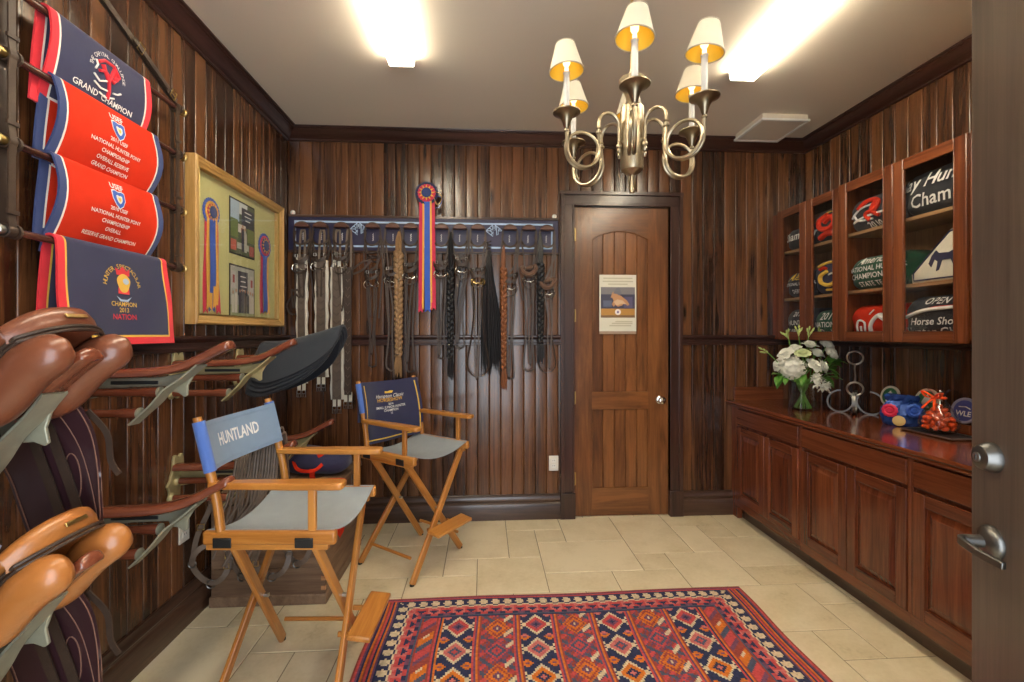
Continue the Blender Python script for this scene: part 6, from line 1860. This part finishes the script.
# ================================================================== KILIM RUG
NAV, RED, ORA, CRE, PUR, BRK, PNK, TEA = (.030, .036, .085), (.52, .07, .07), (.62, .17, .022), (.62, .52, .34), (.16, .065, .12), (.30, .06, .045), (.56, .15, .135), (.075, .090, .14)
rug_x0, rug_x1, rug_y0, rug_y1 = -.560, 1.475, 1.20, 2.555
NX, NY = 219, 146
def col_bands():
    out = [('edge', 10), ('zig', 8), ('pink', 8), ('nar', 9), ('s3', 3)]
    for i in range(3): out += [('dia', 17), ('s4', 4), ('wid', 17), ('s4', 4)]
    out += [('dia', 17), ('s3', 3), ('nar', 9), ('pink', 8), ('zig', 8), ('edge', 10)]
    m = []; n = 0
    for k, (nm, w) in enumerate(out):
        for j in range(w): m.append((nm, j, w, k))
    return m
BANDS = col_bands()
def edge_c(j, flip):
    return [BRK, RED, PUR, NAV, ORA, BRK, RED, NAV, ORA, PUR][j if not flip else 9 - j]
def zig(j, i, flip):                       # navy / cream stepped diamonds
    if flip: j = 7 - j
    q = i % 7
    if j < 1: return NAV
    if j <= 5:
        d = abs(q - 3) + abs(j - 3)
        if d < 2.6: return CRE
        e = abs((q + 3) % 7 - 3) + abs(j - 3)
        return NAV if d > 3 or e < 3 else CRE
    return CRE if (j == 6 and q in (0, 1, 5, 6)) or (j == 7 and q in (2, 3, 4)) else (NAV if j == 6 else PNK)
def pink(j, i, flip):
    if flip: j = 7 - j
    q = i % 7
    d = abs(q - 3) + abs(j - 2)
    if d < 2.6: return RED if j < 2 else NAV
    if j < 5: return [PNK, RED][(i // 7) % 2]
    if j < 7: return [RED, PUR][(i // 7) % 2] if 1 < q < 6 else NAV
    return TEA
def dia(j, i):
    P = 19; q = i % P; k = (i // P) % 3; a = abs(j - 8); b = abs(q - 9)
    m = a * 1.12 + b * .98
    if m < 1.6: return [PNK, NAV, RED][k]
    if m < 3.6: return [NAV, PUR, TEA][k]
    if m < 6.6: return [ORA, RED, PNK][k]
    if m < 8.4: return CRE
    if m < 9.1 and b < 2: return CRE
    c = abs(a - 6.4) + abs((q + 9) % P - 9)
    if c < 1.2: return PUR
    if c < 3.0: return [ORA, PNK, ORA][k]
    if 7.2 <= a and b in (2, 3) : return CRE
    return NAV
def wid(j, i, k):
    P = 34; q = (i + k * 9) % P; a = j - 8; b = q - 17
    m = abs(a) * 1.1 + abs(abs(b) - 8.5) * 1.0
    if m < 1.5: return CRE if b > 0 else PUR
    if m < 3.2: return PUR if b > 0 else RED
    if m < 5.2: return ORA if b > 0 else TEA
    if m < 6.8: return BRK if b > 0 else RED
    if m < 8.0: return ORA if b > 0 else PUR
    if abs((a + b) % 12 - 6) < 1.1 and a > 3: return CRE
    if abs((a - b) % 9 - 4) < 1.3: return TEA
    if abs((a + b) % 9 - 4) < 1.3: return RED
    return PUR if (a * 2 + b) % 5 < 2 else BRK
def nar(j, i, k):
    u = (i + (j if k % 2 else -j)) % 24
    if j in (0, 8): return BRK
    if u < 6: return RED
    if u < 9: return PUR
    if u < 14: return BRK
    if u < 16 and 2 < j < 6: return CRE
    if u < 20: return ORA
    return TEA
def rug_col(ix, iy):
    """iy counts from the far edge"""
    nm, j, w, k = BANDS[ix]
    last = k > 10
    top = min(iy, NY - 1 - iy)
    if nm == 'edge' and top >= 3: return edge_c(j, last)
    if top < 3: return [BRK, PUR, RED][top] if nm != 'edge' or top < 2 else RED
    t2 = top - 3
    ed = min(ix, NX - 1 - ix) - 10
    if t2 < 8 and (ed >= t2): return zig(t2, ix, False)
    if nm == 'zig': return zig(j, iy, last)
    t3 = t2 - 8
    if t3 < 8 and ed - 8 >= t3: return pink(t3, ix, False)
    if nm == 'pink': return pink(j, iy, last)
    if t3 < 9: return NAV
    if nm == 'nar': return nar(j, iy, k)
    if nm == 's3': return [RED, NAV, ORA][j]
    if nm == 's4': return ([BRK, ORA, PUR, RED] if k % 2 else [RED, PUR, ORA, BRK])[j]
    if nm == 'dia': return dia(j, iy)
    return wid(j, iy, k)
rug = bpy.data.meshes.new('rug')
vs = []; fs = []
rr_ = random.Random(2)
def rz(x, y): return .007 + .0012 * math.sin(x * 7 + y * 3) + .0008 * math.sin(y * 11)
for iy in range(NY + 1):
    for ix in range(NX + 1):
        fx = ix / NX; fy = iy / NY
        x = rug_x0 + (rug_x1 - rug_x0) * fx - .018 * fy + .004 * math.sin(fy * 14); y = rug_y1 + (rug_y0 - rug_y1) * fy + .004 * math.sin(fx * 9) + .010 * (fx - .5)
        vs.append((x, y, rz(x, y)))
for iy in range(NY):
    for ix in range(NX):
        a = iy * (NX + 1) + ix
        fs.append((a, a + NX + 1, a + NX + 2, a + 1))
nf_ = len(fs); nv = len(vs)
ring = [ix for ix in range(NX + 1)] + [iy * (NX + 1) + NX for iy in range(1, NY + 1)] + [NY * (NX + 1) + ix for ix in range(NX - 1, -1, -1)] + [iy * (NX + 1) for iy in range(NY - 1, 0, -1)]
vs += [(vs[r][0], vs[r][1], .0005) for r in ring]
for i in range(len(ring)):
    j = (i + 1) % len(ring)
    fs.append((ring[i], ring[j], nv + j, nv + i))
rug.from_pydata(vs, [], fs); rug.update()
ca = rug.color_attributes.new('weave', 'FLOAT_COLOR', 'CORNER')
cols = []
for n_, p in enumerate(rug.polygons):
    if n_ < nf_:
        c = rug_col(n_ % NX, n_ // NX); v = rr_.uniform(.82, 1.14)
        c = (c[0] * v, c[1] * v, c[2] * v)
    else: c = BRK
    for _ in p.loop_indices: cols += [c[0], c[1], c[2], 1]
ca.data.foreach_set('color', cols)
m, N, L, p = mat_base('kilim_weave')
at_ = N.new('ShaderNodeAttribute'); at_.attribute_name = 'weave'; L.new(at_.outputs['Color'], p.inputs['Base Color'])
tc = N.new('ShaderNodeTexCoord'); nz = N.new('ShaderNodeTexNoise'); nz.inputs['Scale'].default_value = 380; L.new(tc.outputs['Object'], nz.inputs['Vector'])
bm_ = N.new('ShaderNodeBump'); bm_.inputs['Strength'].default_value = .5; bm_.inputs['Distance'].default_value = .002; L.new(nz.outputs['Fac'], bm_.inputs['Height']); L.new(bm_.outputs['Normal'], p.inputs['Normal'])
p.inputs['Roughness'].default_value = .9; p.inputs['Specular IOR Level'].default_value = .2
rug.materials.append(m)
ro = bpy.data.objects.new('rug', rug); COL.objects.link(ro)
tag(ro, 'red, navy and cream patterned kilim rug on the stone floor', 'rug')
